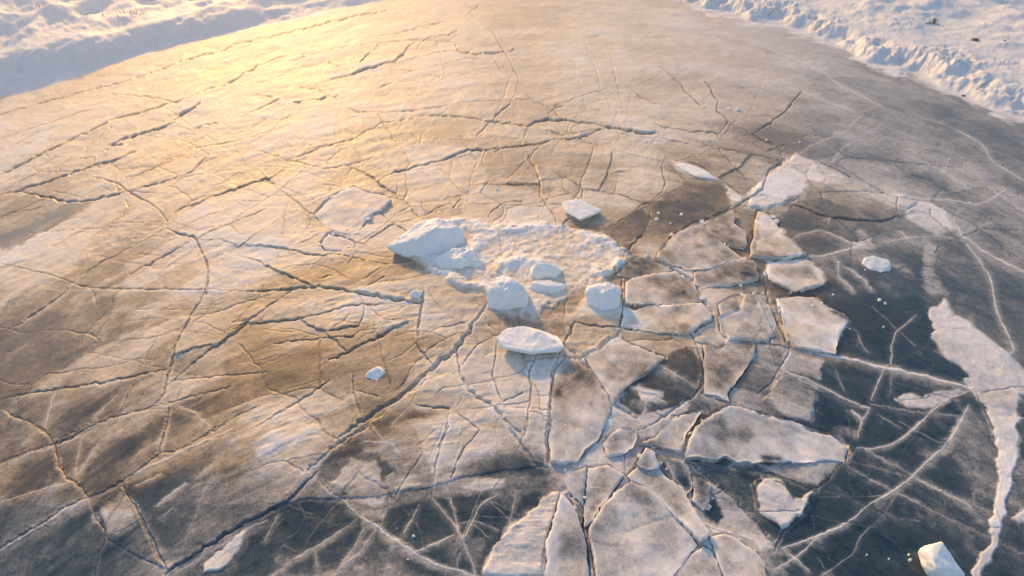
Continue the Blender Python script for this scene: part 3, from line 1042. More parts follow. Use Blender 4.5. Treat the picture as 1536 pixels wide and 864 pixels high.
def ice_material():
    m = bpy.data.materials.new("lake_ice")
    t, b = nodes(m)
    geo = N(t, "ShaderNodeNewGeometry").outputs["Position"]
    at = N(t, "ShaderNodeAttribute", attribute_name="frost").outputs["Fac"]
    n1 = noise_tex(t, geo, 9, 8, .68)
    n2 = noise_tex(t, geo, 42, 5, .7)
    amp = ramp(t, at, [(0, .06), (.25, .5), (.7, .45), (1, .1)])
    d1 = math_node(t, 'MULTIPLY', math_node(t, 'SUBTRACT', n1, .5), amp)
    d2 = math_node(t, 'MULTIPLY', math_node(t, 'SUBTRACT', n2, .5), math_node(t, 'MULTIPLY', amp, 1.15))
    flow = N(t, "ShaderNodeAttribute", attribute_name="flow").outputs["Vector"]
    n3 = noise_tex(t, flow, 1.0, 7, .66)
    d3 = math_node(t, 'MULTIPLY', math_node(t, 'SUBTRACT', n3, .5), math_node(t, 'MULTIPLY', amp, ramp(t, noise_tex(t, geo, .7, 3, .6), [(.42, .12), (.62, .75)])))
    f = math_node(t, 'ADD', math_node(t, 'ADD', math_node(t, 'ADD', at, d1), d2), d3, True)
    # frozen-in bubbles: small white specks in the clear ice
    vo = N(t, "ShaderNodeTexVoronoi")
    vo.inputs["Scale"].default_value = 5.5
    t.links.new(geo, vo.inputs["Vector"])
    spk = ramp(t, vo.outputs["Distance"], [(0, 1), (.045, .8), (.09, 0)])
    msk = ramp(t, noise_tex(t, geo, .9, 3, .6), [(.5, 0), (.64, 1)])
    spk = math_node(t, 'MULTIPLY', math_node(t, 'MULTIPLY', spk, msk), .5)
    f = math_node(t, 'MAXIMUM', f, spk)
    brown_glow = N(t, "ShaderNodeAttribute", attribute_name="brown_glow").outputs["Fac"]
    brown = ramp(t, f, [(0, (.022, .024, .026)), (.12, (.075, .062, .048)), (.3, (.26, .20, .138)), (.55, (.54, .455, .35)), (.70, (.66, .585, .485)), (.82, (.73, .725, .72)), (1, (.84, .85, .87))])  # amber end of the mix: brown ice with golden light painted in
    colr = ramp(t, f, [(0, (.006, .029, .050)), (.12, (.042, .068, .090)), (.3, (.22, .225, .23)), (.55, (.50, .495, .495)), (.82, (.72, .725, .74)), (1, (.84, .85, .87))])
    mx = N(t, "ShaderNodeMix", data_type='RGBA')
    t.links.new(brown_glow, mx.inputs[0])
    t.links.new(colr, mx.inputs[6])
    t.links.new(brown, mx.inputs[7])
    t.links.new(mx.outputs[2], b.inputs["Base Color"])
    t.links.new(ramp(t, f, [(0, .24), (.2, .5), (.5, .68), (1, .75)]), b.inputs["Roughness"])
    b.inputs["IOR"].default_value = 1.31
    t.links.new(ramp(t, f, [(0, .4), (.35, .66), (.6, .66), (.76, .2), (1, .08)]), b.inputs["Coat Weight"])
    b.inputs["Coat IOR"].default_value = 1.45
    crn = N(t, "ShaderNodeMath", operation='ADD', use_clamp=True)
    t.links.new(ramp(t, f, [(0, .3), (.2, .56), (.5, .68), (1, .72)]), crn.inputs[0])
    t.links.new(math_node(t, 'MULTIPLY', math_node(t, 'SUBTRACT', math_node(t, 'ADD', n1, n3), 1.0), .75), crn.inputs[1])
    t.links.new(crn.outputs[0], b.inputs["Coat Roughness"])
    bp = N(t, "ShaderNodeBump")
    bp.inputs["Distance"].default_value = .03
    hsum = math_node(t, 'ADD', math_node(t, 'ADD', math_node(t, 'MULTIPLY', n1, .5), math_node(t, 'MULTIPLY', n2, .42)), math_node(t, 'MULTIPLY', n3, .5))
    t.links.new(hsum, bp.inputs["Height"])
    t.links.new(ramp(t, f, [(0, .04), (.25, .2), (.6, .38), (1, .45)]), bp.inputs["Strength"])
    t.links.new(bp.outputs[0], b.inputs["Normal"])
    return m


def snow_material(name, scale=6.0, strength=.4, col=(.86, .87, .90)):
    m = bpy.data.materials.new(name)
    t, b = nodes(m)
    geo = N(t, "ShaderNodeNewGeometry").outputs["Position"]
    n1 = noise_tex(t, geo, scale, 8, .62)
    n2 = noise_tex(t, geo, scale * 7, 4, .7)
    c = ramp(t, n1, [(.3, tuple(q * .93 for q in col)), (.65, col)])
    t.links.new(c, b.inputs["Base Color"])
    b.inputs["Roughness"].default_value = .65
    b.inputs["IOR"].default_value = 1.31
    bp = N(t, "ShaderNodeBump")
    bp.inputs["Distance"].default_value = .04
    bp.inputs["Strength"].default_value = strength
    t.links.new(math_node(t, 'ADD', n1, math_node(t, 'MULTIPLY', n2, .3)), bp.inputs["Height"])
    t.links.new(bp.outputs[0], b.inputs["Normal"])
    return m


def plain_material(name, col, rough_=.8):
    m = bpy.data.materials.new(name)
    t, b = nodes(m)
    geo = N(t, "ShaderNodeNewGeometry").outputs["Position"]
    c = ramp(t, noise_tex(t, geo, 14, 4), [(.3, tuple(q * .7 for q in col)), (.7, tuple(q * 1.2 for q in col))])
    t.links.new(c, b.inputs["Base Color"])
    b.inputs["Roughness"].default_value = rough_
    return m


M_ICE = ice_material()
M_SNOW = snow_material("bank_snow", 3.0, .3, (.70, .705, .72))
M_BLOCK = snow_material("block_snow", 7.0, .35, (.87, .86, .85))
_b = M_BLOCK.node_tree.nodes["Principled BSDF"]
_b.inputs["Subsurface Weight"].default_value = .35
_b.inputs["Subsurface Radius"].default_value = (.5, .8, 1.0)
_b.inputs["Subsurface Scale"].default_value = .05
M_CHIP = snow_material("chip_ice", 9.0, .3, (.66, .66, .67))
M_WATER = plain_material("lake_water", (.012, .02, .028), .1)
M_TWIG = plain_material("twig_bark", (.045, .032, .024))
M_GRASS = plain_material("dry_grass", (.12, .08, .045))
M_STONE = plain_material("stone", (.05, .05, .052))


def link(o, label=None, cat=None, group=None, kind=None, par=None):
    COL.objects.link(o)
    if label:
        o["label"] = label
    if cat:
        o["category"] = cat
    if group:
        o["group"] = group
    if kind:
        o["kind"] = kind
    if par:
        o.parent = par
    return o


# ------------------------------------------------------------------ lake: the water below and the plates of the ice sheet
def mesh_np(name, co, quads, mat, attr=None, brown_glow=None, flow=None):
    me = bpy.data.meshes.new(name)
    me.vertices.add(len(co))
    me.vertices.foreach_set("co", co.astype(np.float32).ravel())
    nq, k = quads.shape
    me.loops.add(nq * k)
    me.loops.foreach_set("vertex_index", quads.astype(np.int32).ravel())
    me.polygons.add(nq)
    me.polygons.foreach_set("loop_start", np.arange(0, nq * k, k, dtype=np.int32))
    me.polygons.foreach_set("use_smooth", np.ones(nq, bool))
    if attr is not None:
        a = me.attributes.new("frost", 'FLOAT', 'POINT')
        a.data.foreach_set("value", attr.astype(np.float32))
        a = me.attributes.new("brown_glow", 'FLOAT', 'POINT')
        a.data.foreach_set("value", brown_glow.astype(np.float32))
        a = me.attributes.new("flow", 'FLOAT_VECTOR', 'POINT')
        a.data.foreach_set("vector", flow.astype(np.float32).ravel())
    me.materials.append(mat)
    me.update(calc_edges=True)
    return bpy.data.objects.new(name, me)


_bm = bmesh.new()
_c = [_bm.verts.new(q) for q in ((-900, -60, -.9), (900, -60, -.9), (900, 1500, -.9), (-900, 1500, -.9))]
_bm.faces.new(_c)
_me = bpy.data.meshes.new("frozen_lake")
_bm.to_mesh(_me)
_bm.free()
_me.materials.append(M_WATER)
lake = link(bpy.data.objects.new("frozen_lake", _me), kind='structure')

FLOW = np.stack([ARC / 42, RHO / 5.0, np.zeros_like(U)], -1).reshape(-1, 3)
CO = np.stack([X, Y, Hh], -1).reshape(-1, 3)
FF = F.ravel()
idx = np.arange(NU * NV).reshape(NV, NU)
QUAD = np.stack([idx[1:, :-1], idx[1:, 1:], idx[:-1, 1:], idx[:-1, :-1]], -1)
cell = lab[:-1, :-1].copy()
cell[cell == -2] = np.where(isbank[:-1, :-1] == 1, -11, np.where(isbank[:-1, :-1] >= 2, -12, np.where(inmound[:-1, :-1], -13, -14)))[cell == -2]


def patch(name, ids, mat):
    q = QUAD[np.isin(cell, ids)]
    used, inv_ = np.unique(q, return_inverse=True)
    return mesh_np(name, CO[used], inv_.reshape(-1, 4), mat, FF[used], BROWN_GLOW.ravel()[used], FLOW[used])


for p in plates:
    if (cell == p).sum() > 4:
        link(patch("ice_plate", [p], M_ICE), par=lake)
if (cell == -1).any():
    link(patch("ice_plate", [-1], M_ICE), par=lake)
link(patch("slush_bed", [-14], M_ICE), par=lake, kind='stuff')
link(patch("snow_bank", [-11], M_SNOW), kind='structure')
link(patch("snow_bank", [-12], M_SNOW), kind='structure')
link(patch("slush_heap", [-13], M_ICE), "low lumpy heap of slushy white snow in the middle of the cracked ice", "snow heap")

# snow field beyond the shore, out to the horizon
gx = np.concatenate([-np.geomspace(800, 20, 30), np.linspace(-18, 18, 13), np.geomspace(20, 800, 30)])
gy = np.concatenate([np.geomspace(24, 1200, 60)])
GX, GY = np.meshgrid(gx, gy)
GZ = -.35 + fbm(GX * .05, GY * .05, 4, 400) * 1.2 + np.clip((GY - 60) / 200, 0, 3) * fbm(GX * .01, GY * .01, 3, 410) * 4
far_ = float(ground(768, -70)[1])
GZ = np.where(GY < far_ + .3, -.12, np.maximum(GZ, .15))
i2 = np.arange(GX.size).reshape(GX.shape)
q2 = np.stack([i2[:-1, :-1], i2[:-1, 1:], i2[1:, 1:], i2[1:, :-1]], -1).reshape(-1, 4)
# keep only what lies behind the modelled shore
fy = ground(768, -62)[1]
keep = GY[1:, :-1].ravel() > fy - .3
link(mesh_np("snow_field", np.stack([GX, GY, GZ], -1).reshape(-1, 3), q2[keep], M_SNOW), kind='structure')


# ------------------------------------------------------------------ loose slabs
def slab(label, lift, tx, ty, pl, k):
    ou = jagged(jagged(pl, True, 15.0, 2.1, 900 + k), True, 4.0, .75, 500 + k)
    arr = np.array(ou)
    cu, cv = arr.mean(0)
    gx_, gy_, t_ = ground(arr[:, 0], arr[:, 1], lift)
    mpp = float(np.mean(t_)) / FPX
    P = np.stack([gx_, gy_], -1)
    rad_ = P - P.mean(0)
    P = P + rad_ / (np.linalg.norm(rad_, axis=1)[:, None] + 1e-9) * mpp * 1.3
    area = 0.5 * np.sum(P[:, 0] * np.roll(P[:, 1], -1) - np.roll(P[:, 0], -1) * P[:, 1])
    if area < 0:
        P = P[::-1]
        arr = arr[::-1]
    cen = P.mean(0)
    # inset ring for the worn rim
    nx_ = np.roll(P, -1, 0) - np.roll(P, 1, 0)
    nrm = np.stack([-nx_[:, 1], nx_[:, 0]], -1)
    nrm /= np.linalg.norm(nrm, axis=1)[:, None] + 1e-9
    ins = P + nrm * mpp * .7
    sp_ = max(mpp * 2.1, .018)
    xs_ = np.arange(P[:, 0].min(), P[:, 0].max(), sp_)
    ys_ = np.arange(P[:, 1].min(), P[:, 1].max(), sp_)
    XX, YY = np.meshgrid(xs_, ys_)
    XX = XX + (np.random.RandomState(k).rand(*XX.shape) - .5) * sp_ * .6
    YY = YY + (np.random.RandomState(k + 1).rand(*XX.shape) - .5) * sp_ * .6
    sdv = polysd([tuple(q) for q in P], XX, YY)
    inner = np.stack([XX, YY], -1)[sdv < -mpp * 3.6]
    n = len(P)
    co2 = [Vector(q) for q in ins] + [Vector(q) for q in inner]
    vo, _, fo, ov, _, _ = delaunay_2d_cdt(co2, [(i, (i + 1) % n) for i in range(n)], [], 1, 1e-5)
    top = np.array([[q.x, q.y] for q in vo])
    th = .16

    def zat(q):
        return lift + math.tan(R(tx)) * (q[:, 1] - cen[1]) + math.tan(R(ty)) * (q[:, 0] - cen[0])

    def back(q, z):
        """world -> photo pixel, to look up the ice's whiteness there"""
        yy = q[:, 1]
        zz = z - CAM_H
        fwd = yy * cp - zz * sp
        up = yy * sp + zz * cp
        return 768 + FPX * q[:, 0] / fwd, 432 - FPX * up / fwd

    bu, bv = back(top, zat(top))
    zt = zat(top) + sample(NOISE_H, bu, bv) * .8 + np.array([mnoise.noise(Vector((q[0] * 3, q[1] * 3, k * 3.1))) for q in top]) * .02
    sh = random.Random(k * 7).uniform(-.2, .06)
    ft = np.clip(sample(F0, bu, bv) + sh + (fbm(top[:, 0] * 1.7, top[:, 1] * 1.7, 3, 600 + k) - .5) * .5 + (fbm(top[:, 0] * 6, top[:, 1] * 6, 4, 640 + k) - .5) * .45, .04, .95)
    dry = 0.1 if k in (8, 9) else 0.7  # share of the painted warm tint that this slab takes
    if k in (8, 9):
        ft = np.clip(0.56 + (ft - .5) * .5, 0, .95)
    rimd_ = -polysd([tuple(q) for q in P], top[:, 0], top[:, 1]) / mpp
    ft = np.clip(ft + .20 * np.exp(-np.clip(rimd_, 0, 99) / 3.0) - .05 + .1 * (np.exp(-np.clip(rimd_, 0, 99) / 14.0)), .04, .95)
    ft = np.maximum(ft, .95 * sample(VEIN, bu, bv)) * (1 - .7 * sample(Dk, bu, bv))
    zt = zt - .8 * sample(Gr, bu, bv)
    nt_ = len(top)
    # rim ring: outline, a touch lower; then foot ring
    ru, rv = back(P, zat(P))
    zr = zat(P) - mpp * .45 + sample(NOISE_H, ru, rv) * .8
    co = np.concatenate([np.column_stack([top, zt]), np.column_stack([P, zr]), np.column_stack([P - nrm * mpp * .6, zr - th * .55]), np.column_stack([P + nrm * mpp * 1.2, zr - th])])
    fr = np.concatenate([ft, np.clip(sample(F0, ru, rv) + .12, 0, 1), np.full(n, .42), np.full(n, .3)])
    faces = [tuple(f) for f in fo]
    # outline vertices of the top in order: those nearest to the inset ring points
    first = [-1] * n
    for vi_, srcs in enumerate(ov):
        for s in srcs:
            if s < n and first[s] < 0:
                first[s] = vi_
    for i in range(n):
        j = (i + 1) % n
        a, b_ = first[i], first[j]
        if a < 0 or b_ < 0 or a == b_:
            continue
        faces.append((nt_ + i, nt_ + j, b_, a))
        faces.append((nt_ + n + i, nt_ + n + j, nt_ + j, nt_ + i))
        faces.append((nt_ + 2 * n + i, nt_ + 2 * n + j, nt_ + n + j, nt_ + n + i))
    faces.append(tuple(nt_ + 2 * n + i for i in reversed(range(n))))
    origin = np.array([cen[0], cen[1], 0.0])
    me = bpy.data.meshes.new("ice_slab")
    me.from_pydata((co - origin).tolist(), [], faces)
    me.polygons.foreach_set("use_smooth", np.array([len(f) == 3 for f in faces], bool))
    a = me.attributes.new("frost", 'FLOAT', 'POINT')
    a.data.foreach_set("value", fr.astype(np.float32))
    a = me.attributes.new("brown_glow", 'FLOAT', 'POINT')
    a.data.foreach_set("value", (dry * np.concatenate([sample(BROWN_GLOW, bu, bv), np.tile(sample(BROWN_GLOW, ru, rv), 3)])).astype(np.float32))
    a = me.attributes.new("flow", 'FLOAT_VECTOR', 'POINT')
    fa = random.Random(k).uniform(-.9, .9)
    fl = np.column_stack([(co[:, 0] * math.cos(fa) + co[:, 1] * math.sin(fa)) * 3 + k * 5, (co[:, 1] * math.cos(fa) - co[:, 0] * math.sin(fa)) * 4.5, np.zeros(len(co))])
    a.data.foreach_set("vector", fl.astype(np.float32).ravel())
    me.materials.append(M_ICE)
    me.update()
    o = bpy.data.objects.new("ice_slab", me)
    o.location = origin
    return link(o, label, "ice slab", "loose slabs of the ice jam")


# whiteness seen on the slabs: as on the sheet before the recess was cut
F0 = np.clip(np.where(BED > .02, 0, F), 0, 1)
# fill the recess again from the traced patches
num2 = num / den
Fs = np.maximum(num2, .42)
for ln in PATCH.strip().split('\n'):
    tl, soft, val, rest = ln.split(None, 3)
    soft, val = float(soft), float(val)
    pl = pts(tl, rest)
    xs_ = [p[0] for p in pl]
    ys_ = [p[1] for p in pl]
    m = 14 + 2 * soft
    su, sv = window(min(xs_) - m, min(ys_) - m, max(xs_) + m, max(ys_) + m)
    sdv = polysd(pl, wu[sv, su], wv[sv, su])
    k = 1 - sstep(-soft * .6, soft * .6, sdv)
    Fs[sv, su] = Fs[sv, su] * (1 - k) + val * k
F0 = np.clip(Fs + (blot - .5) * .2 + (fine - .5) * .22, .05, .95)
for k, (lb, lift, tx, ty, pl) in enumerate(slabs):
    slab(lb, lift, tx, ty, pl, k)


# ------------------------------------------------------------------ snow and ice blocks lying on the ice
def block(name, label, cat, base, top, bev=.05, amp=.02, seed=1, sink=.04, freq=4.0, edge=.05, mat=None, group=None):
    """base: photo pixels where it meets the ice; top: (u, v, height)"""
    P = []
    for u_, v_ in base:
        x, y, _ = ground(u_, v_, 0.0)
        P.append((float(x), float(y), -sink))
    for u_, v_, z in top:
        x, y, _ = ground(u_, v_, z)
        P.append((float(x), float(y), z))
    cx = sum(p[0] for p in P) / len(P)
    cy = sum(p[1] for p in P) / len(P)
    bm = bmesh.new()
    for p in P:
        bm.verts.new((p[0] - cx, p[1] - cy, p[2]))
    r = bmesh.ops.convex_hull(bm, input=bm.verts)
    bmesh.ops.delete(bm, geom=list({g for g in r["geom_interior"] + r["geom_unused"] if isinstance(g, bmesh.types.BMVert)}), context='VERTS')
    fr_ = random.Random(seed * 13 + 5)
    pv_ = [v_.co.copy() for v_ in bm.verts]
    if bev > 0 and len(pv_) > 6 and seed not in (2, 9, 10, 13):
        mid = sum(pv_, Vector()) / len(pv_)
        for _ in range(9):
            d_ = Vector((fr_.gauss(0, 1), fr_.gauss(0, 1), abs(fr_.gauss(.5, .7)))).normalized()
            hs = max((v_.co - mid).dot(d_) for v_ in bm.verts)
            cutp = mid + d_ * hs * fr_.uniform(.82, .95)
            bmesh.ops.bisect_plane(bm, geom=list(bm.verts) + list(bm.edges) + list(bm.faces), plane_co=cutp, plane_no=d_, clear_outer=True)
            left = [v_.co.copy() for v_ in bm.verts]
            bm.clear()
            for q in left:
                bm.verts.new(q)
            bmesh.ops.remove_doubles(bm, verts=bm.verts, dist=.002)
            r = bmesh.ops.convex_hull(bm, input=bm.verts)
            bmesh.ops.delete(bm, geom=list({g for g in r["geom_interior"] + r["geom_unused"] if isinstance(g, bmesh.types.BMVert)}), context='VERTS')
    if bev > 0:
        bmesh.ops.dissolve_limit(bm, angle_limit=R(4), verts=bm.verts, edges=bm.edges)
        bmesh.ops.bevel(bm, geom=list(bm.edges), offset=bev * .3, segments=1, profile=.6, affect='EDGES', clamp_overlap=True)
    bmesh.ops.triangulate(bm, faces=bm.faces)
    for _ in range(5):
        es = [e for e in bm.edges if e.calc_length() > edge]
        if not es or len(bm.verts) > 6000:
            break
        bmesh.ops.subdivide_edges(bm, edges=es, cuts=1)
        bmesh.ops.triangulate(bm, faces=bm.faces)
    for _ in range(1):
        bmesh.ops.smooth_vert(bm, verts=bm.verts, factor=.2, use_axis_x=True, use_axis_y=True, use_axis_z=True)
    bm.normal_update()
    off = Vector((seed * 7.1, seed * 3.3, seed))
    for v_ in bm.verts:
        n_ = mnoise.fractal(v_.co * freq + off, 1.0, 2.0, 4)
        n_ += .7 * (1 - 2 * abs(mnoise.noise(v_.co * freq * .55 + off * 2)))
        v_.co += v_.normal * amp * 1.3 * (n_ + .5 * mnoise.noise(v_.co * freq * 4.5 + off))
    me = bpy.data.meshes.new(name)
    bm.to_mesh(me)
    bm.free()
    for p in me.polygons:
        p.use_smooth = True
    me.set_sharp_from_angle(angle=R(16))
    me.materials.append(mat or M_BLOCK)
    o = bpy.data.objects.new(name, me)
    o.location = (cx, cy, 0)
    return link(o, label, cat, group)


G_BL = "blocks of snow and ice lying on the lake"
block("snow_block", "largest snow block, a pointed wedge with a lit top, left of the slushy heap", "snow block",
      [(592, 380), (640, 392), (668, 386), (700, 368), (690, 345), (640, 350)],
      [(579, 371, .14), (606, 351, .27), (634, 331, .34), (657, 326, .36), (654, 343, .40), (622, 360, .30), (690, 341, .22), (672, 352, .26)], .03, .018, 2, group=G_BL)
block("snow_block", "low rounded snow lump at the foot of the big pointed block", "snow block",
      [(640, 400), (680, 412), (712, 402), (716, 380), (668, 380)],
      [(652, 386, .12), (680, 372, .2), (706, 372, .19), (690, 388, .2)], .04, .03, 3, group=G_BL)
block("snow_block", "small snow lump on the slushy heap below the rounded lump", "snow block",
      [(700, 402), (716, 408), (726, 400), (718, 390)],
      [(704, 394, .1), (716, 388, .13), (724, 392, .1)], .02, .012, 4, edge=.03, group=G_BL)
block("snow_block", "tallest rounded snow block, lit on its left, at the near edge of the heap", "snow block",
      [(733, 462), (760, 470), (788, 464), (793, 440), (740, 440)],
      [(731, 430, .22), (745, 416, .36), (765, 412, .38), (780, 422, .36), (790, 438, .26), (757, 436, .34)], .04, .022, 5, group=G_BL)
block("snow_block", "low white snow hump behind the small flat block on the heap", "snow block",
      [(790, 420), (840, 420), (848, 404), (800, 400)],
      [(796, 402, .15), (812, 393, .24), (832, 398, .2), (838, 408, .14)], .03, .02, 6, group=G_BL)
block("snow_block", "small flat white block just right of the tallest rounded block", "snow block",
      [(796, 438), (830, 444), (852, 436), (848, 424), (800, 424)],
      [(794, 422, .11), (820, 420, .13), (850, 428, .08), (824, 430, .12)], .02, .01, 7, edge=.04, group=G_BL)
block("snow_block", "squat snow block with a yellow lit top beside the brown ice plate", "snow block",
      [(882, 462), (905, 470), (928, 464), (932, 440), (886, 440)],
      [(880, 440, .16), (884, 428, .24), (905, 422, .28), (926, 428, .28), (931, 442, .2), (905, 440, .25)], .035, .022, 8, group=G_BL)
block("ice_block", "flat snow topped ice block shadowing the ice in front of the slushy heap", "ice block",
      [(752, 526), (795, 534), (838, 531), (836, 508), (764, 502)],
      [(744, 507, .16), (760, 493, .18), (785, 488, .2), (815, 499, .2), (846, 519, .16), (835, 528, .13), (796, 528, .15), (758, 521, .14)], .02, .012, 9, sink=-.05, group=G_BL)
block("ice_block", "flat five sided white ice piece on the golden plate behind the slushy heap", "ice block",
      [(848, 318), (870, 330), (898, 318), (880, 306), (852, 305)],
      [(843, 303, .14), (866, 299, .15), (883, 306, .15), (903, 314, .12), (897, 320, .1), (869, 329, .1), (848, 317, .12)], .012, .006, 10, edge=.04, group=G_BL)
block("ice_block", "pale chunk of ice alone on the dark glassy ice at the lower right", "ice block",
      [(1385, 830), (1394, 862), (1440, 880), (1452, 862), (1418, 826)],
      [(1379, 826, .16), (1388, 813, .2), (1402, 806, .24), (1414, 816, .24), (1428, 838, .2), (1446, 856, .16), (1398, 850, .2)], .02, .015, 11, edge=.035, group=G_BL)
block("snow_block", "smooth orange lit snow lump on the clear ice right of the speckled slab", "snow block",
      [(1292, 398), (1315, 412), (1340, 408), (1336, 394), (1305, 386)],
      [(1294, 388, .06), (1312, 384, .12), (1332, 390, .13), (1338, 398, .1)], .04, .012, 12, group=G_BL)
block("ice_block", "thin white ice sliver resting on the brown plate behind the ice jam", "ice block",
      [(1012, 250), (1040, 264), (1076, 270), (1060, 256), (1030, 247)],
      [(1013, 247, .06), (1035, 247, .09), (1062, 258, .08), (1074, 268, .05), (1042, 264, .06)], .015, .008, 13, edge=.05, group=G_BL)
block("snow_block", "little snow ball by the left edge of the slushy heap crack", "snow block",
      [(614, 446), (628, 450), (634, 440), (620, 434)],
      [(616, 440, .05), (622, 436, .08), (631, 438, .07)], .02, .012, 14, edge=.03, group=G_BL)
block("snow_block", "soft pale snow lump on the rough ice left of the long wide crack", "snow block",
      [(546, 566), (562, 572), (580, 560), (570, 548)],
      [(548, 560, .02), (566, 550, .045), (576, 554, .035)], .02, .015, 15, edge=.03, group=G_BL)

# crumbs: small pieces scattered round the jam
crumb_spots = [(836, 346, 7), (988, 320, 7), (1022, 322, 8), (985, 329, 9), (916, 378, 9), (924, 382, 8), (900, 352, 10), (880, 350, 11), (910, 358, 8),
               (540, 381, 5), (543, 397, 7), (700, 285, 7), (722, 283, 9), (745, 284, 7), (1092, 292, 8), (1105, 302, 7), (1100, 293, 6), (1042, 143, 5),
               (1055, 160, 5), (1094, 163, 8), (1107, 164, 9), (970, 214, 10), (1220, 460, 9), (1320, 450, 9), (1328, 455, 7), (1250, 442, 6), (1258, 395, 6),
               (1275, 493, 4), (1326, 490, 4), (1298, 405, 5), (1184, 390, 6), (868, 402, 9), (855, 408, 7), (878, 408, 6), (620, 805, 9), (612, 840, 7), (566, 790, 6),
               (640, 430, 6), (662, 412, 8), (672, 420, 6), (654, 424, 7), (1412, 735, 4), (1301, 832, 4), (1366, 840, 8), (1364, 832, 6), (1334, 838, 4), (1232, 455, 7),
               (595, 793, 4), (688, 330, 6), (760, 332, 6), (930, 388, 9), (935, 420, 6), (1120, 455, 7), (1145, 440, 7), (1090, 395, 6), (1006, 335, 5), (1150, 210, 5), (1200, 213, 4)]
for k, (cu, cv, s) in enumerate(crumb_spots):
    hpx = float(ground(cu, cv)[2]) / FPX
    s *= .72
    hh = s * hpx * .45
    rr = random.Random(k)
    bs = [(cu + s * .55 * math.cos(a + rr.uniform(-.3, .3)), cv + s * .36 * math.sin(a + rr.uniform(-.3, .3))) for a in np.arange(0, 6.2, 1.05)]
    tp = [(cu + s * .4 * math.cos(a) * rr.uniform(.5, 1.1), cv - s * .3 + s * .22 * math.sin(a) * rr.uniform(.5, 1.1), hh * rr.uniform(.7, 1.1)) for a in np.arange(0, 6.2, 1.3)]
    if cu > 1170:
        lb, gp = "small white snow crumb on the dark clear ice right of the slabs", "snow crumbs on the clear ice"
    elif cv > 700 or cu < 625:
        lb, gp = "small white snow crumb on the ice far in front or left of the heap", "snow crumbs away from the heap"
    elif cv < 300:
        lb, gp = "small white snow crumb on the pale plates behind the slushy heap", "snow crumbs behind the heap"
    else:
        lb, gp = "small white snow crumb at the edge of the slushy heap or among the slabs", "snow crumbs round the heap"
    block("snow_crumb", lb, "snow crumb", bs, tp, s * hpx * .08, s * hpx * .05, k, .02, 2 / (s * hpx), s * hpx * .3, group=gp)

cr = random.Random(77)
nchip = 0
for k, (lb, lift, tx, ty, pl) in enumerate(slabs):
    for q in range(4):
        i = cr.randrange(len(pl))
        (ax, ay), (bx, by) = pl[i], pl[(i + 1) % len(pl)]
        t_ = cr.random()
        gcx, gcy = sum(p[0] for p in pl) / len(pl), sum(p[1] for p in pl) / len(pl)
        cu, cv = ax + (bx - ax) * t_, ay + (by - ay) * t_
        L = math.hypot(cu - gcx, cv - gcy)
        o_ = cr.uniform(2, 6)
        cu, cv = cu + (cu - gcx) / L * o_, cv + (cv - gcy) / L * o_
        if cv > 862 or nchip > 95:
            continue
        s_ = cr.uniform(4, 11)
        hpx = float(ground(cu, cv)[2]) / FPX
        an = cr.uniform(0, 3.1)
        el = cr.uniform(.35, .8)
        n_ = cr.choice((3, 4, 5))
        ring = []
        for e in range(n_):
            a_ = 2 * math.pi * e / n_ + cr.uniform(-.35, .35)
            px, py = s_ * .6 * math.cos(a_), s_ * .6 * el * math.sin(a_)
            ring.append((px * math.cos(an) - py * math.sin(an), (px * math.sin(an) + py * math.cos(an)) * .75))
        zt_ = s_ * hpx * cr.uniform(.15, .4)
        bs = [(cu + x_ * 1.1, cv + y_ * 1.1) for x_, y_ in ring]
        tp = [(cu + x_, cv + y_ - 1, zt_ * cr.uniform(.6, 1.5)) for x_, y_ in ring]
        nchip += 1
        block("ice_chip", " ".join(("small ice chip beside the " + lb.split(",")[0]).split()[:16]), "ice chip", bs, tp, 0, s_ * hpx * .02, k * 5 + q, .07, 2 / (s_ * hpx), s_ * hpx * .4, mat=M_CHIP, group="ice chips between the slabs")


# ------------------------------------------------------------------ dry plants and stones on the banks
def bank_z(u_, v_):
    """point of the bank seen at a photo pixel"""
    z = 0.0
    for _ in range(12):
        x, y, _t = ground(u_, v_, z)
        yy = float(y)
        fwd = yy * cp + CAM_H * sp
        uu = 768 + FPX * float(x) / fwd
        vv = 432 - FPX * (yy * sp - CAM_H * cp) / fwd
        z = .5 * z + .5 * float(sample(Hh, np.array([uu]), np.array([vv]))[0])
    return float(x), float(y), z


def add_stick(bm, pts_, r0, r1):
    ring = []
    n = 5
    for i, p in enumerate(pts_):
        p = Vector(p)
        d = (Vector(pts_[min(i + 1, len(pts_) - 1)]) - Vector(pts_[max(i - 1, 0)])).normalized()
        s_ = d.orthogonal().normalized()
        t_ = d.cross(s_)
        r_ = r0 + (r1 - r0) * i / (len(pts_) - 1)
        ring.append([bm.verts.new(p + (s_ * math.cos(a) + t_ * math.sin(a)) * r_) for a in [2 * math.pi * q / n for q in range(n)]])
    for a, b_ in zip(ring, ring[1:]):
        for q in range(n):
            bm.faces.new((a[q], a[(q + 1) % n], b_[(q + 1) % n], b_[q]))
    bm.faces.new(ring[0][::-1])
    bm.faces.new(ring[-1])


def plant(name, label, cat, uv, sticks, mat, group=None):
    x, y, z = bank_z(*uv)
    e = bpy.data.objects.new(name, None)
    e.location = (x, y, z - .05)
    link(e, label, cat, group)
    for pn, s, r0, r1 in sticks:
        bm = bmesh.new()
        add_stick(bm, s, r0, r1)
        me = bpy.data.meshes.new(pn)
        bm.to_mesh(me)
        bm.free()
        me.materials.append(mat)
        link(bpy.data.objects.new(pn, me), par=e)
    return e


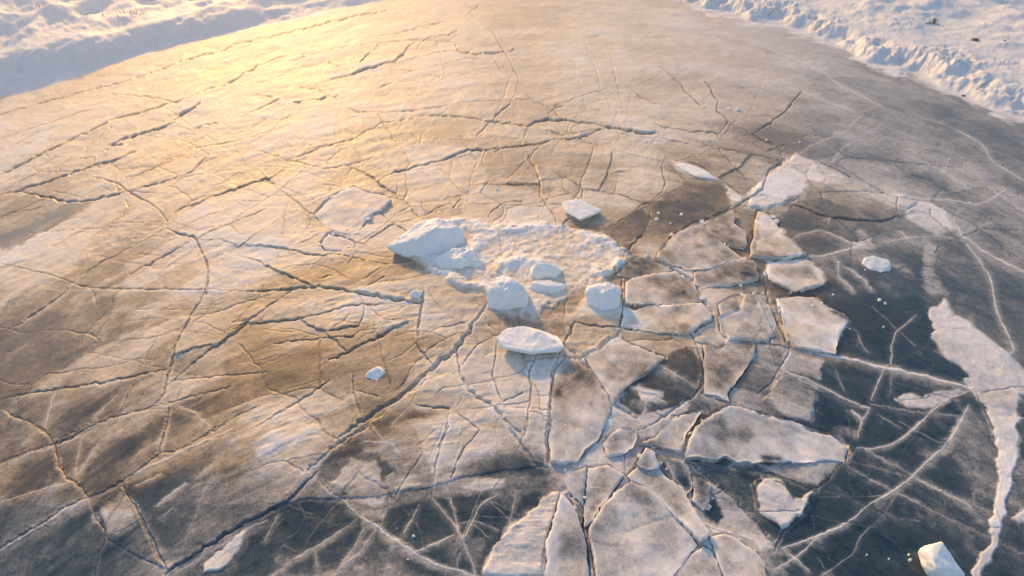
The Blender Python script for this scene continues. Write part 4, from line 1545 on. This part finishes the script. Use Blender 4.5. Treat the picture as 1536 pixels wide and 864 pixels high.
db = plant("dead_bush", "dark dead bush stump with one long bare branch lying on the right snow bank", "bush", (1400, 35),
      [("trunk", [(0, 0, 0), (.01, 0, .16), (-.02, 0, .34)], .06, .03), ("branch", [(0, 0, .05), (.12, 0, .16), (.18, .02, .26)], .04, .012),
       ("branch", [(0, 0, .1), (-.4, -.1, .10), (-.95, -.2, .06)], .022, .01), ("branch", [(.02, 0, .05), (.2, -.1, .06), (.32, -.2, .02)], .03, .012),
       ("branch", [(0, 0, .1), (-.06, .03, .25), (-.12, .05, .33)], .03, .01)], M_TWIG)
db.scale = (.72, .72, .72)
plant("bare_twig", "thin bare twig leaning out of the right snow bank near the shore line", "twig", (1461, 137),
      [("stem", [(0, 0, 0), (.12, 0, .2), (.30, 0, .42)], .012, .006)], M_TWIG)
plant("bare_twig", "bare twig at the top of the right bank near the centre of the far shore", "twig", (1154, 18),
      [("stem", [(0, 0, 0), (.1, 0, .18), (.22, 0, .36)], .014, .006)], M_TWIG)
rr = random.Random(5)
GT = "tufts of dry grass on the left bank"
for (u_, v_), lb, n_, wdt in (((126, 23), "dry grass tuft nearest the left side on the crest of the left bank", 12, .7), ((157, 24), "short dry grass tuft right of the leftmost crest tuft", 10, .6),
                              ((187, 20), "thin low grass tuft in the middle of the left bank crest", 8, .6), ((208, 20), "dark arched grass tuft furthest right on the left bank crest", 14, .5),
                              ((60, 10), "dark clump of dry bushes at the upper left corner of the left bank", 34, .9)):
    st_ = []
    for q in range(n_ // 2):
        bx = rr.gauss(0, wdt * .3)
        by = rr.uniform(-.1, .1)
        lx = rr.uniform(-.18, .18)
        hq = rr.uniform(.08, .2)
        st_.append(("blade", [(bx, by, 0), (bx + lx * .4, by, hq * .8), (bx + lx, by, hq)], .014, .004))
    plant("grass_tuft", lb, "grass tuft", (u_, v_), st_, M_GRASS, GT)
for (u_, v_, s, lb) in ((1463, 60, .11, "small dark stone on the right snow bank below the dead bush"), (1507, 61, .05, "tiny dark pebble right of the dark stone on the right bank"),
                        (1445, 144, .06, "small dark stone at the foot of the right bank on the ice edge")):
    x, y, z = bank_z(u_, v_)
    bm = bmesh.new()
    bmesh.ops.create_icosphere(bm, subdivisions=2, radius=s)
    for v_ in bm.verts:
        v_.co *= 1 + .3 * mnoise.noise(v_.co * 14)
        v_.co.z *= .6
    me = bpy.data.meshes.new("stone")
    bm.to_mesh(me)
    bm.free()
    me.materials.append(M_STONE)
    o = bpy.data.objects.new("stone", me)
    o.location = (x, y, z)
    link(o, lb, "stone", "dark stones on the right bank")

hz = bpy.data.materials.new("air")
hz.use_nodes = True
ht = hz.node_tree
for n_ in list(ht.nodes):
    if n_.type == 'BSDF_PRINCIPLED':
        ht.nodes.remove(n_)
pv = N(ht, "ShaderNodeVolumePrincipled")
pv.inputs["Color"].default_value = (.95, .95, .97, 1)
pv.inputs["Density"].default_value = .0055
pv.inputs["Anisotropy"].default_value = .72
ht.links.new(pv.outputs[0], ht.nodes["Material Output"].inputs["Volume"])
bm = bmesh.new()
bmesh.ops.create_cube(bm, size=1)
me = bpy.data.meshes.new("haze")
bm.to_mesh(me)
bm.free()
me.materials.append(hz)
o = bpy.data.objects.new("haze", me)
o.scale = (2000, 1600, 18)
o.location = (0, 720, 7)
link(o, kind='stuff')
